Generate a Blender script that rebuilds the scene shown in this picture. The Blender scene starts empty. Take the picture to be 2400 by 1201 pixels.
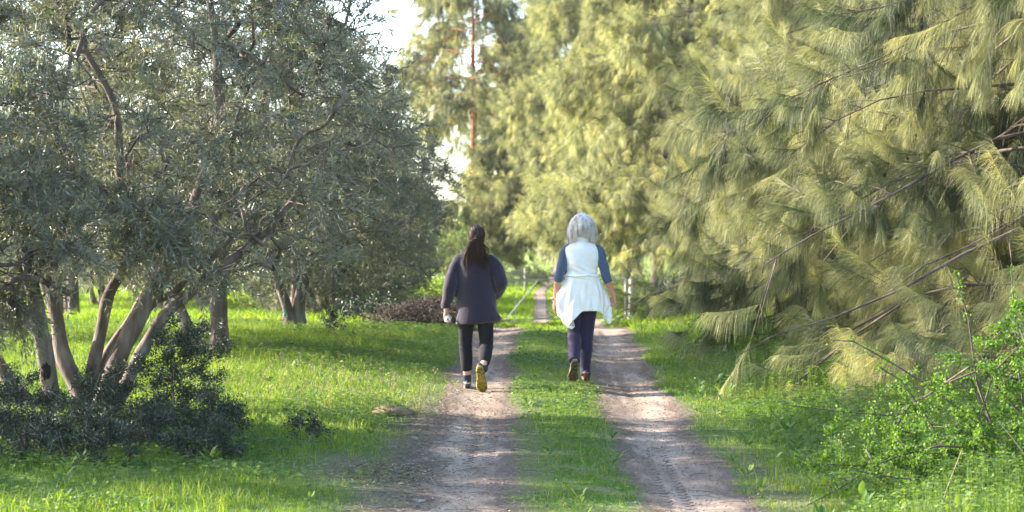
import bpy, math, random
import numpy as np
from mathutils import Vector, Matrix, Euler

# ------------------------------------------------------------------ camera, world, sun
scene = bpy.context.scene
COL = scene.collection
R = math.radians
cam_d = bpy.data.cameras.new('camera'); cam = bpy.data.objects.new('camera', cam_d); COL.objects.link(cam)
cam.location = (0, 0, 1.6); cam.rotation_euler = (R(90), 0, 0)
cam_d.sensor_width = 36; cam_d.lens = 75; cam_d.clip_start = 0.1; cam_d.clip_end = 4000
cam_d.dof.use_dof = True; cam_d.dof.focus_distance = 16.5; cam_d.dof.aperture_fstop = 3.8
scene.camera = cam
SUN_EL = 24.0; SUN_AZ = 18.0       # azimuth beyond pure left (towards +y)
sd = Vector((-math.cos(R(SUN_AZ))*math.cos(R(SUN_EL)), math.sin(R(SUN_AZ))*math.cos(R(SUN_EL)), math.sin(R(SUN_EL))))
world = bpy.data.worlds.new('World'); scene.world = world; world.use_nodes = True
wn = world.node_tree.nodes; wl = world.node_tree.links
for n in list(wn): wn.remove(n)
sky = wn.new('ShaderNodeTexSky'); sky.sky_type = 'NISHITA'; sky.sun_disc = False
sky.sun_elevation = R(SUN_EL); sky.sun_rotation = math.atan2(sd.x, sd.y)
sky.air_density = 1.0; sky.dust_density = 1.0; sky.ozone_density = 1.0
bg = wn.new('ShaderNodeBackground'); bg.inputs['Strength'].default_value = 0.15
wo = wn.new('ShaderNodeOutputWorld')
wl.new(sky.outputs[0], bg.inputs[0]); wl.new(bg.outputs[0], wo.inputs[0])
sun_d = bpy.data.lights.new('sun', 'SUN'); sun_d.energy = 5.0; sun_d.angle = R(0.5); sun_d.color = (1, .90, .77)
sun = bpy.data.objects.new('sun', sun_d); COL.objects.link(sun)
sun.rotation_euler = sd.to_track_quat('Z', 'Y').to_euler()
scene.view_settings.view_transform = 'Standard'; scene.view_settings.look = 'None'
scene.view_settings.exposure = 2.3; scene.view_settings.gamma = 1
scene.cycles.max_bounces = 7; scene.cycles.diffuse_bounces = 4; scene.cycles.transmission_bounces = 6

rng = np.random.default_rng(7)
def U(a, b, n=None): return rng.uniform(a, b, n)

# ------------------------------------------------------------------ materials
def new_mat(name):
    m = bpy.data.materials.new(name); m.use_nodes = True
    for n in list(m.node_tree.nodes): m.node_tree.nodes.remove(n)
    return m, m.node_tree.nodes, m.node_tree.links
def ramp(N, stops):
    r = N.new('ShaderNodeValToRGB'); e = r.color_ramp.elements
    e[0].position, e[0].color = stops[0][0], (*stops[0][1], 1)
    e[1].position, e[1].color = stops[-1][0], (*stops[-1][1], 1)
    for p, c in stops[1:-1]:
        q = e.new(p); q.color = (*c, 1)
    return r
def leaf_mat(name, stops, trans=0.4, rough=0.5, tmul=(1.3, 1.4, .6), under=None, spec=.4):
    m, N, L = new_mat(name)
    at = N.new('ShaderNodeAttribute'); at.attribute_name = 'tint'
    r = ramp(N, stops); L.new(at.outputs['Fac'], r.inputs[0])
    col = r.outputs[0]
    if under:
        g = N.new('ShaderNodeNewGeometry'); mx = N.new('ShaderNodeMix'); mx.data_type = 'RGBA'
        L.new(g.outputs['Backfacing'], mx.inputs['Factor']); L.new(col, mx.inputs['A']); mx.inputs['B'].default_value = (*under, 1)
        col = mx.outputs['Result']
    p = N.new('ShaderNodeBsdfPrincipled'); p.inputs['Roughness'].default_value = rough
    p.inputs['Specular IOR Level'].default_value = spec
    L.new(col, p.inputs['Base Color'])
    t = N.new('ShaderNodeBsdfTranslucent')
    mm = N.new('ShaderNodeMix'); mm.data_type = 'RGBA'; mm.blend_type = 'MULTIPLY'; mm.inputs['Factor'].default_value = 1
    L.new(r.outputs[0], mm.inputs['A']); mm.inputs['B'].default_value = (*tmul, 1); mm.clamp_result = False
    L.new(mm.outputs['Result'], t.inputs['Color'])
    s = N.new('ShaderNodeMixShader'); s.inputs[0].default_value = trans
    L.new(p.outputs[0], s.inputs[1]); L.new(t.outputs[0], s.inputs[2])
    o = N.new('ShaderNodeOutputMaterial'); L.new(s.outputs[0], o.inputs[0])
    return m
def solid_mat(name, stops, scale=8, rough=.8, detail=5, bump=.0, bscale=40, coords='Object', stretch=(1, 1, 1), spec=.3, metallic=0, sheen=0):
    m, N, L = new_mat(name)
    tc = N.new('ShaderNodeTexCoord'); mp = N.new('ShaderNodeMapping'); mp.inputs['Scale'].default_value = stretch
    L.new(tc.outputs[coords], mp.inputs[0])
    nz = N.new('ShaderNodeTexNoise'); nz.inputs['Scale'].default_value = scale; nz.inputs['Detail'].default_value = detail
    L.new(mp.outputs[0], nz.inputs['Vector'])
    r = ramp(N, stops); L.new(nz.outputs['Fac'], r.inputs[0])
    p = N.new('ShaderNodeBsdfPrincipled'); p.inputs['Roughness'].default_value = rough
    p.inputs['Specular IOR Level'].default_value = spec; p.inputs['Metallic'].default_value = metallic
    p.inputs['Sheen Weight'].default_value = sheen
    L.new(r.outputs[0], p.inputs['Base Color'])
    if bump:
        n2 = N.new('ShaderNodeTexNoise'); n2.inputs['Scale'].default_value = bscale; n2.inputs['Detail'].default_value = 6
        L.new(mp.outputs[0], n2.inputs['Vector'])
        b = N.new('ShaderNodeBump'); b.inputs['Strength'].default_value = bump; b.inputs['Distance'].default_value = .02
        L.new(n2.outputs['Fac'], b.inputs['Height']); L.new(b.outputs[0], p.inputs['Normal'])
    o = N.new('ShaderNodeOutputMaterial'); L.new(p.outputs[0], o.inputs[0])
    return m

M = {}
M['olive_leaf'] = leaf_mat('olive_leaf', [(0, (.05, .062, .052)), (.5, (.135, .137, .10)), (.9, (.24, .235, .175)), (1, (.26, .29, .13))], .3, .45, (1.4, 1.5, .7), under=(.24, .25, .225), spec=.6)
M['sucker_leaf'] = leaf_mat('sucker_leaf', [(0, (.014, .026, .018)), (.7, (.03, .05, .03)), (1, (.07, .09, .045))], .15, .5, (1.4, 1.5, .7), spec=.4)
M['olive_bark'] = solid_mat('olive_bark', [(.3, (.06, .046, .039)), (.48, (.125, .098, .084)), (.62, (.19, .16, .14)), (.75, (.26, .24, .21))], 9, .9, bump=.5, bscale=30, stretch=(1, 1, .3))
M['twig'] = solid_mat('twig', [(.3, (.18, .15, .135)), (.7, (.33, .285, .265))], 20, .85)
M['olive_fruit'] = solid_mat('olive_fruit', [(.3, (.012, .01, .02)), (.7, (.03, .02, .04))], 20, .35)
M['knot'] = solid_mat('knot', [(.3, (.01, .008, .007)), (.7, (.035, .028, .022))], 30, .9, bump=.6)
M['needle'] = leaf_mat('needle', [(0, (.022, .036, .022)), (.38, (.092, .113, .052)), (.72, (.34, .335, .16)), (1, (.5, .44, .19))], .32, .5, (1.15, 1.2, .75), spec=.3)  # yellow new-growth tips; pale end also paints sunlight, dark end inner shade
M['needle_far'] = leaf_mat('needle_far', [(0, (.08, .095, .05)), (.4, (.19, .2, .095)), (.8, (.42, .405, .2)), (1, (.52, .46, .22))], .4, .55, (1.15, 1.2, .72), spec=.25)  # pale end raised to put sunlit brightness into the colour
M['pine_bark'] = solid_mat('pine_bark', [(.3, (.05, .038, .033)), (.5, (.11, .085, .07)), (.7, (.19, .155, .13))], 7, .95, bump=.8, bscale=18, stretch=(1, 1, .35))
M['rust_bark'] = solid_mat('rust_bark', [(.3, (.22, .07, .035)), (.7, (.42, .16, .08))], 5, .9, bump=.6)
M['cone'] = solid_mat('cone', [(.3, (.02, .015, .012)), (.7, (.06, .045, .035))], 30, .8)
M['grass'] = leaf_mat('grass', [(0, (.055, .10, .018)), (.5, (.12, .205, .03)), (.9, (.215, .275, .05)), (1, (.36, .33, .15))], .45, .5, (1.6, 1.55, .5), spec=.3)
M['clover'] = leaf_mat('clover', [(0, (.04, .095, .028)), (.5, (.10, .17, .045)), (1, (.19, .26, .06))], .42, .5, (1.55, 1.55, .5), spec=.35)
M['far_grass'] = leaf_mat('far_grass', [(0, (.09, .16, .02)), (.5, (.17, .26, .03)), (1, (.32, .34, .09))], .5, .6, (1.4, 1.5, .4), spec=.2)
M['bush_leaf'] = leaf_mat('bush_leaf', [(0, (.045, .095, .02)), (.5, (.11, .19, .035)), (1, (.22, .31, .06))], .38, .62, (1.4, 1.6, .45), spec=.22)
M['bush_stem'] = solid_mat('bush_stem', [(.3, (.045, .03, .027)), (.6, (.11, .08, .07)), (.8, (.2, .17, .15))], 12, .8)
M['grey_bush'] = leaf_mat('grey_bush', [(0, (.05, .075, .04)), (.6, (.1, .13, .07)), (1, (.2, .2, .13))], .25, .6)
M['dry'] = leaf_mat('dry', [(0, (.19, .14, .08)), (.6, (.36, .29, .17)), (1, (.5, .44, .3))], .3, .7, (1, 1, .8))
M['brush'] = leaf_mat('brush', [(0, (.035, .027, .022)), (.6, (.08, .06, .05)), (1, (.15, .12, .1))], .05, .9)
M['litter'] = leaf_mat('litter', [(0, (.07, .085, .06)), (.4, (.16, .17, .12)), (.7, (.24, .17, .1)), (1, (.38, .34, .27))], .1, .7)
M['stone'] = solid_mat('stone', [(.3, (.13, .105, .09)), (.7, (.3, .265, .24))], 14, .9, bump=.4)
M['clod'] = solid_mat('clod', [(.3, (.16, .1, .07)), (.7, (.3, .2, .15))], 14, .95, bump=.4)
M['galv'] = solid_mat('galv', [(.3, (.26, .26, .25)), (.7, (.4, .39, .38))], 6, .6, metallic=.3)
M['whitepost'] = solid_mat('whitepost', [(.3, (.5, .48, .44)), (.7, (.72, .7, .66))], 6, .7)
M['oldwood'] = solid_mat('oldwood', [(.3, (.2, .19, .17)), (.7, (.38, .36, .33))], 6, .9)
M['orange_tape'] = solid_mat('orange_tape', [(.3, (.7, .2, .08)), (.7, (.85, .3, .13))], 6, .6)
M['skin'] = solid_mat('skin', [(.3, (.5, .27, .2)), (.7, (.6, .35, .27))], 9, .5)
M['skin_pink'] = solid_mat('skin_pink', [(.3, (.52, .25, .19)), (.7, (.62, .33, .26))], 9, .5)
M['jacket'] = solid_mat('jacket', [(.3, (.019, .014, .031)), (.7, (.031, .023, .046))], 60, .95, bump=.25, bscale=200, sheen=.3)
M['pants_black'] = solid_mat('pants_black', [(.3, (.008, .008, .012)), (.7, (.013, .012, .018))], 50, .9, bump=.2, bscale=120)
M['pants_navy'] = solid_mat('pants_navy', [(.3, (.017, .014, .045)), (.7, (.026, .021, .065))], 50, .85, bump=.2, bscale=120, sheen=.2)
M['sock'] = solid_mat('sock', [(.3, (.022, .026, .04)), (.7, (.04, .045, .06))], 60, .95)
M['hair_dark'] = solid_mat('hair_dark', [(.3, (.012, .006, .005)), (.55, (.032, .014, .01)), (.7, (.07, .028, .018))], 30, .55, stretch=(1, 1, .15))
M['hair_grey'] = solid_mat('hair_grey', [(.3, (.26, .2, .17)), (.45, (.6, .54, .5)), (.62, (.84, .82, .82))], 34, .5, stretch=(1, 1, .12))
M['white_fabric'] = solid_mat('white_fabric', [(.3, (.79, .79, .82)), (.7, (.85, .85, .87))], 20, .85, bump=.15, bscale=80, sheen=.2)
M['knit_white'] = solid_mat('knit_white', [(.3, (.82, .81, .81)), (.7, (.87, .865, .86))], 20, .9, bump=.15, bscale=90, sheen=.2)
M['blue_shirt'] = solid_mat('blue_shirt', [(.3, (.05, .072, .135)), (.7, (.078, .105, .18))], 60, .9, bump=.15, bscale=150, sheen=.3)
M['sole_yellow'] = solid_mat('sole_yellow', [(.36, (.07, .055, .012)), (.46, (.27, .21, .03)), (.7, (.38, .3, .05))], 45, .7, bump=.6, bscale=60)
M['shoe_dark'] = solid_mat('shoe_dark', [(.3, (.03, .028, .03)), (.7, (.07, .06, .062))], 40, .7)
M['shoe_red'] = solid_mat('shoe_red', [(.3, (.1, .03, .03)), (.7, (.2, .08, .06))], 40, .7)
M['shoe_trim'] = solid_mat('shoe_trim', [(.3, (.35, .55, .25)), (.7, (.5, .7, .35))], 40, .6)
M['sole_brown'] = solid_mat('sole_brown', [(.38, (.03, .025, .02)), (.52, (.14, .11, .06)), (.7, (.26, .21, .12))], 36, .75, bump=.6, bscale=60)
M['shoe_tan'] = solid_mat('shoe_tan', [(.3, (.2, .16, .12)), (.7, (.36, .3, .24))], 40, .7)
M['silver'] = solid_mat('silver', [(.3, (.6, .6, .6)), (.7, (.8, .8, .8))], 40, .25, metallic=.9)
M['eye'] = solid_mat('eye', [(.3, (.7, .7, .7)), (.7, (.75, .75, .75))], 40, .2)
M['cap'] = solid_mat('cap', [(.3, (.75, .75, .78)), (.7, (.8, .8, .82))], 10, .4)
m, N, L = new_mat('clear_plastic')
p = N.new('ShaderNodeBsdfPrincipled'); p.inputs['Base Color'].default_value = (.93, .96, 1, 1); p.inputs['Roughness'].default_value = .06
p.inputs['Transmission Weight'].default_value = .85; p.inputs['IOR'].default_value = 1.35
o = N.new('ShaderNodeOutputMaterial'); L.new(p.outputs[0], o.inputs[0]); M['plastic'] = m

# ------------------------------------------------------------------ object helpers
def mesh_from(name, V, F, mat=None, tint=None, smooth=False, mats=None, midx=None):
    """V (n,3); F list of (m,k) int arrays (tri and/or quad)"""
    if isinstance(F, np.ndarray): F = [F]
    F = [f for f in F if len(f)]
    me = bpy.data.meshes.new(name)
    V = np.asarray(V, dtype=np.float32)
    me.vertices.add(len(V)); me.vertices.foreach_set('co', V.ravel())
    loops = np.concatenate([f.ravel() for f in F]).astype(np.int32)
    tot = np.concatenate([np.full(len(f), f.shape[1]) for f in F]).astype(np.int32)
    start = np.concatenate([[0], np.cumsum(tot)[:-1]]).astype(np.int32)
    me.loops.add(len(loops)); me.loops.foreach_set('vertex_index', loops)
    me.polygons.add(len(tot)); me.polygons.foreach_set('loop_start', start)
    if smooth: me.polygons.foreach_set('use_smooth', np.ones(len(tot), dtype=bool))
    if tint is not None:
        a = me.attributes.new('tint', 'FLOAT', 'POINT'); a.data.foreach_set('value', np.asarray(tint, dtype=np.float32))
    me.update(calc_edges=True)
    if mat: me.materials.append(mat)
    return me
def link(name, me, parent=None, loc=(0, 0, 0)):
    o = bpy.data.objects.new(name, me); COL.objects.link(o)
    if parent: o.parent = parent
    o.location = loc
    return o
def tag(o, label=None, cat=None, group=None, kind=None):
    if label: o['label'] = label
    if cat: o['category'] = cat
    if group: o['group'] = group
    if kind: o['kind'] = kind
    return o
def thing(name, label, cat, loc=(0, 0, 0), rotz=0, group=None):
    o = bpy.data.objects.new(name, None); COL.objects.link(o)
    o.empty_display_size = .2; o.location = loc; o.rotation_euler = (0, 0, rotz)
    return tag(o, label, cat, group)
def dup(root, loc, rotz, label, scale=1.0):
    r = root.copy(); COL.objects.link(r); r.location = loc; r.rotation_euler = (0, 0, rotz); r['label'] = label
    r.scale = scale if isinstance(scale, tuple) else (scale,)*3
    for ch in list(root.children):
        c = ch.copy(); COL.objects.link(c); c.parent = r
        for g in ch.children:
            d = g.copy(); COL.objects.link(d); d.parent = c
    return r
def nrm(a): return a/np.maximum(np.linalg.norm(a, axis=-1, keepdims=True), 1e-9)
def rand_unit(n): return nrm(rng.normal(size=(n, 3)))
class Acc:
    """accumulates vertex/face batches into one mesh"""
    def __init__(s): s.V, s.Q, s.T, s.t, s.n = [], [], [], [], 0
    def add(s, V, Q=None, T=None, tint=None):
        if Q is not None: s.Q.append(Q+s.n)
        if T is not None: s.T.append(T+s.n)
        s.V.append(V); s.t.append(np.zeros(len(V)) if tint is None else tint); s.n += len(V)
    def mesh(s, name, mat, smooth=False):
        F = []
        if s.Q: F.append(np.concatenate(s.Q))
        if s.T: F.append(np.concatenate(s.T))
        return mesh_from(name, np.concatenate(s.V), F, mat, np.concatenate(s.t), smooth)
def tube_batch(acc, P, Rad, sides=3, tint=None):
    """P (N,K,3) polylines, Rad (N,K)"""
    N_, K = P.shape[:2]
    T = np.empty_like(P); T[:, 1:-1] = P[:, 2:]-P[:, :-2]; T[:, 0] = P[:, 1]-P[:, 0]; T[:, -1] = P[:, -1]-P[:, -2]
    T = nrm(T); ref = np.where(np.abs(T[:, :1, 2:3]) < .8, np.array([0, 0, 1.]), np.array([1., 0, 0]))
    A = nrm(np.cross(T, np.broadcast_to(ref, T.shape))); B = np.cross(T, A)
    ang = np.arange(sides)*2*np.pi/sides
    V = P[:, :, None]+Rad[:, :, None, None]*(A[:, :, None]*np.cos(ang)[None, None, :, None]+B[:, :, None]*np.sin(ang)[None, None, :, None])
    k, j = np.meshgrid(np.arange(K-1), np.arange(sides), indexing='ij')
    q = np.stack([k*sides+j, k*sides+(j+1) % sides, (k+1)*sides+(j+1) % sides, (k+1)*sides+j], -1).reshape(-1, 4)
    Q = (q[None]+(np.arange(N_)*K*sides)[:, None, None]).reshape(-1, 4)
    acc.add(V.reshape(-1, 3), Q=Q, tint=None if tint is None else np.repeat(tint, K*sides))
def leaf_batch(acc, B, D, Nn, Ln, W, tint, fold=.12, curl=.1):
    """lance leaves: base, left, tip, right + mid line, folded"""
    n = len(B); D = nrm(D); S = nrm(np.cross(D, Nn)); Up = nrm(np.cross(S, D))
    Ln = Ln[:, None]; W = W[:, None]
    V = np.stack([B, B+D*Ln*.45+S*W*.5+Up*W*fold*2, B+D*Ln*.96-Up*Ln*curl, B+D*Ln*.45-S*W*.5+Up*W*fold*2], 1)
    i = np.arange(n)[:, None]*4
    T = np.concatenate([i+np.array([[0, 1, 2]]), i+np.array([[0, 2, 3]])])
    acc.add(V.reshape(-1, 3), T=T, tint=np.repeat(tint, 4))
def round_leaf_batch(acc, B, D, Nn, Ln, W, tint):
    n = len(B); D = nrm(D); S = nrm(np.cross(D, Nn)); Up = nrm(np.cross(S, D)); Ln = Ln[:, None]; W = W[:, None]
    V = np.stack([B, B+D*Ln*.35+S*W*.42+Up*W*.1, B+D*Ln*.75+S*W*.38+Up*W*.1, B+D*Ln, B+D*Ln*.75-S*W*.38+Up*W*.1, B+D*Ln*.35-S*W*.42+Up*W*.1], 1)
    i = np.arange(n)[:, None]*6
    Q = np.concatenate([i+np.array([[0, 1, 2, 3]]), i+np.array([[0, 3, 4, 5]])])
    acc.add(V.reshape(-1, 3), Q=Q, tint=np.repeat(tint, 6))
def blade_batch(acc, P, Wd, S, tint, tipw=.15):
    """ribbons: P (N,K,3), side vectors S (N,3), width Wd (N,)"""
    N_, K = P.shape[:2]
    prof = np.linspace(1, tipw, K)[None, :, None]*Wd[:, None, None]*.5
    A = P+S[:, None]*prof; B = P-S[:, None]*prof
    V = np.stack([A, B], 2)
    k = np.arange(K-1)
    q = np.stack([2*k, 2*k+1, 2*k+3, 2*k+2], -1)
    Q = (q[None]+(np.arange(N_)*K*2)[:, None, None]).reshape(-1, 4)
    acc.add(V.reshape(-1, 3), Q=Q, tint=np.repeat(tint, K*2))

# ------------------------------------------------------------------ terrain
YP = np.array([-40, 0, 13, 17, 21, 25, 28, 31, 36, 45, 55, 62, 75, 100, 130, 160, 250, 320, 500, 900, 1600.])
ZP = np.array([0, 0, .04, .14, .31, .48, .57, .56, .40, .03, -.26, -.32, -.28, 0, .1, .35, 1.7, 3.3, 6, 12, 26.])
_s = np.zeros(len(YP)); _d = np.diff(ZP)/np.diff(YP)
for i in range(1, len(YP)-1):
    if _d[i-1]*_d[i] > 0: _s[i] = 2*_d[i-1]*_d[i]/(_d[i-1]+_d[i])
_s[-1] = _d[-1]
def gprof(y):
    y = np.clip(y, YP[0], YP[-1]); k = np.clip(np.searchsorted(YP, y, side='right')-1, 0, len(YP)-2)
    h = YP[k+1]-YP[k]; t = (y-YP[k])/h
    return (2*t**3-3*t**2+1)*ZP[k]+(t**3-2*t**2+t)*h*_s[k]+(-2*t**3+3*t**2)*ZP[k+1]+(t**3-t**2)*h*_s[k+1]
def xc(y): return np.interp(y, [-40, 24, 30, 38, 46, 62, 95, 130, 200, 250, 320, 1600], [.42, .42, .55, .85, 1.1, 1.62, 2.0, 3.2, 5.0, 4.2, 2.0, 2.0])
def track_x(y, s): return xc(y)+s*.75
def sstep(a, b, x):
    t = np.clip((x-a)/(b-a), 0, 1); return t*t*(3-2*t)
def wob(x, y, sc, seed=0):
    return (np.sin(x*sc+1.3*seed+1.7*np.sin(y*sc*.7+seed))*np.cos(y*sc*.9+2.1*seed)+.5*np.sin(x*sc*2.3+y*sc*1.9+seed*3.3))/1.5
def H(x, y):
    x = np.asarray(x, float); y = np.asarray(y, float)
    fade = 1-sstep(60, 110, y); c = xc(y)
    z = gprof(y)
    for s in (-1, 1): z = z-.034*np.exp(-((x-c-s*.75)/.28)**2)*fade
    z = z+.13*sstep(1.35, 3.2, x-c)*(1-sstep(50, 70, y))+.05*sstep(1.3, 2.6, c-x)*fade
    z = z+.02*wob(x, y, 1.4, 1)*fade*sstep(.9, 1.6, np.abs(x-c))+.03*wob(x, y, .45, 2)*sstep(1.5, 3, np.abs(x-c))
    z = z+sstep(60, 400, np.abs(x))*3
    return z
def bare(x, y):
    """0..1 how bare of plants the soil is"""
    c = xc(y); b = np.zeros_like(x)
    w = np.where(y < 40, 1.0, 1-.35*sstep(40, 70, y))
    wi = 1+.25*wob(x*0+3, y, 1.1, 5)
    for s in (-1, 1):
        d = np.abs(x-c-s*.75)
        b = np.maximum(b, 1-sstep(.27*w*wi, .47*w*wi, d+.06*wob(x, y, 6, s)+.05*wob(x, y, 15, 3)))
    # trampled soil beside the left rut, near
    d = (x+.72)/.34; e = (y-15)/5.0
    b = np.maximum(b, .95*np.exp(-(d**2)*1.1-(e**2)**2*.5)*(1+.3*wob(x, y, 5, 9)))
    d = (x+1.15)/.42; e = (y-15.2)/.9
    b = np.maximum(b, .8*np.exp(-d**2-e**2))
    d = (x-1.75)/.22; e = (y-14.5)/3.5
    b = np.maximum(b, .6*np.exp(-d**2-e**2))
    d = (x-.05)/.25; e = (y-15)/6
    b = np.maximum(b, .5*np.exp(-d**2-e**4)*(1+.5*wob(x, y, 4, 4)))
    mid = np.abs(x-c) < .55
    b = np.where(mid & (y < 32), np.maximum(b, .5*sstep(.25, .9, wob(x*1.6, y, 3.7, 12)+.5*wob(x, y, 9, 2))), b)
    b = np.maximum(b, .42*sstep(.45, .95, wob(x, y, 2.4, 15)+.4*wob(x, y, 8, 6))*(y < 24))
    return np.clip(b, 0, 1)
def axis(segs):
    out = []
    for a, b, st in segs: out.append(np.arange(a, b, st))
    return np.concatenate(out+[[segs[-1][1]]])
def grid(xs, ys, zf):
    X, Y = np.meshgrid(xs, ys); Z = zf(X, Y)
    V = np.stack([X, Y, Z], -1).reshape(-1, 3); nx = len(xs)
    j, i = np.meshgrid(np.arange(len(ys)-1), np.arange(nx-1), indexing='ij')
    a = j*nx+i
    return V, np.stack([a, a+1, a+nx+1, a+nx], -1).reshape(-1, 4)
xs = axis([(-900, -60, 40), (-60, -14, 2), (-14, -3, .4), (-3, 4, .07), (4, 14, .4), (14, 60, 2), (60, 900, 40)])
ys = axis([(-40, 8, 2), (8, 40, .2), (40, 75, .5), (75, 130, 1.5), (130, 340, 5), (340, 1600, 40)])
V, F = grid(xs, ys, H)
me = mesh_from('ground', V, F, None, None, True)
a = me.attributes.new('bare', 'FLOAT', 'POINT'); a.data.foreach_set('value', bare(V[:, 0].astype(float), V[:, 1].astype(float)).astype(np.float32))
m, N, L = new_mat('ground')
tc = N.new('ShaderNodeTexCoord')
n1 = N.new('ShaderNodeTexNoise'); n1.inputs['Scale'].default_value = 1.2; n1.inputs['Detail'].default_value = 8; L.new(tc.outputs['Object'], n1.inputs['Vector'])
n2 = N.new('ShaderNodeTexNoise'); n2.inputs['Scale'].default_value = 28; n2.inputs['Detail'].default_value = 6; L.new(tc.outputs['Object'], n2.inputs['Vector'])
soil = ramp(N, [(.3, (.075, .05, .038)), (.5, (.14, .102, .08)), (.72, (.22, .17, .14))]); L.new(n2.outputs['Fac'], soil.inputs[0])
green = ramp(N, [(.3, (.05, .1, .018)), (.5, (.085, .16, .022)), (.75, (.16, .2, .04))]); L.new(n1.outputs['Fac'], green.inputs[0])
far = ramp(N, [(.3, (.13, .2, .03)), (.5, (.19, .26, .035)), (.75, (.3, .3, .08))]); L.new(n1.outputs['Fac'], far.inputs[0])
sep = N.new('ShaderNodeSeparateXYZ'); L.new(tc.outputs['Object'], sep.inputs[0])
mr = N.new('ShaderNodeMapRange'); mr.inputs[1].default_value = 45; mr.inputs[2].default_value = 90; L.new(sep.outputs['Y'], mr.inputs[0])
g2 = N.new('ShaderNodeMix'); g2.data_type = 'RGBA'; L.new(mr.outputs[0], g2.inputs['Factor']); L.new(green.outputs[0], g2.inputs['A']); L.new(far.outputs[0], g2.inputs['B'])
at = N.new('ShaderNodeAttribute'); at.attribute_name = 'bare'
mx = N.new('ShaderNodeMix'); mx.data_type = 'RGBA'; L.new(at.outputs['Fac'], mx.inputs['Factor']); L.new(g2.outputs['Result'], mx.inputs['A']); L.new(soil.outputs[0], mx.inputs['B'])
p = N.new('ShaderNodeBsdfPrincipled'); p.inputs['Roughness'].default_value = .95; p.inputs['Specular IOR Level'].default_value = .15
L.new(mx.outputs['Result'], p.inputs['Base Color'])
b = N.new('ShaderNodeBump'); b.inputs['Strength'].default_value = .9; b.inputs['Distance'].default_value = .03; L.new(n2.outputs['Fac'], b.inputs['Height']); L.new(b.outputs[0], p.inputs['Normal'])
o = N.new('ShaderNodeOutputMaterial'); L.new(p.outputs[0], o.inputs[0])
me.materials.append(m)
tag(link('ground', me), 'uneven grassy ground with bare brown soil beside the wheel ruts', kind='structure')

# dirt wheel tracks: raised sheets with ragged edges, tyre tread pressed in by bump
def track_mat():
    m, N, L = new_mat('dirt_track')
    tc = N.new('ShaderNodeTexCoord')
    n1 = N.new('ShaderNodeTexNoise'); n1.inputs['Scale'].default_value = 2.2; n1.inputs['Detail'].default_value = 9; n1.inputs['Roughness'].default_value = .6
    mp = N.new('ShaderNodeMapping'); mp.inputs['Scale'].default_value = (1.6, .35, 1); L.new(tc.outputs['Object'], mp.inputs[0]); L.new(mp.outputs[0], n1.inputs['Vector'])
    n2 = N.new('ShaderNodeTexNoise'); n2.inputs['Scale'].default_value = 45; n2.inputs['Detail'].default_value = 5; L.new(tc.outputs['Object'], n2.inputs['Vector'])
    mixn = N.new('ShaderNodeMath'); mixn.operation = 'MULTIPLY_ADD'; mixn.inputs[1].default_value = .35; L.new(n2.outputs['Fac'], mixn.inputs[0])
    sc_ = N.new('ShaderNodeMath'); sc_.operation = 'MULTIPLY'; sc_.inputs[1].default_value = .72; L.new(n1.outputs['Fac'], sc_.inputs[0]); L.new(sc_.outputs[0], mixn.inputs[2])
    r = ramp(N, [(.34, (.12, .085, .068)), (.44, (.19, .142, .108)), (.54, (.26, .203, .158)), (.68, (.34, .275, .222))]); L.new(mixn.outputs[0], r.inputs[0])
    # darker, soil-brown shoulders
    at = N.new('ShaderNodeAttribute'); at.attribute_name = 'edge'
    e = N.new('ShaderNodeMix'); e.data_type = 'RGBA'; L.new(at.outputs['Fac'], e.inputs['Factor']); L.new(r.outputs[0], e.inputs['A'])
    soil = ramp(N, [(.3, (.075, .05, .038)), (.5, (.14, .102, .08)), (.72, (.22, .17, .14))]); L.new(n2.outputs['Fac'], soil.inputs[0]); L.new(soil.outputs[0], e.inputs['B'])
    p = N.new('ShaderNodeBsdfPrincipled'); p.inputs['Roughness'].default_value = .95; p.inputs['Specular IOR Level'].default_value = .12
    L.new(e.outputs['Result'], p.inputs['Base Color'])
    b = N.new('ShaderNodeBump'); b.inputs['Strength'].default_value = .6; b.inputs['Distance'].default_value = .006
    L.new(n2.outputs['Fac'], b.inputs['Height']); L.new(b.outputs[0], p.inputs['Normal'])
    o = N.new('ShaderNodeOutputMaterial'); L.new(p.outputs[0], o.inputs[0])
    return m
M['track'] = track_mat()
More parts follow.
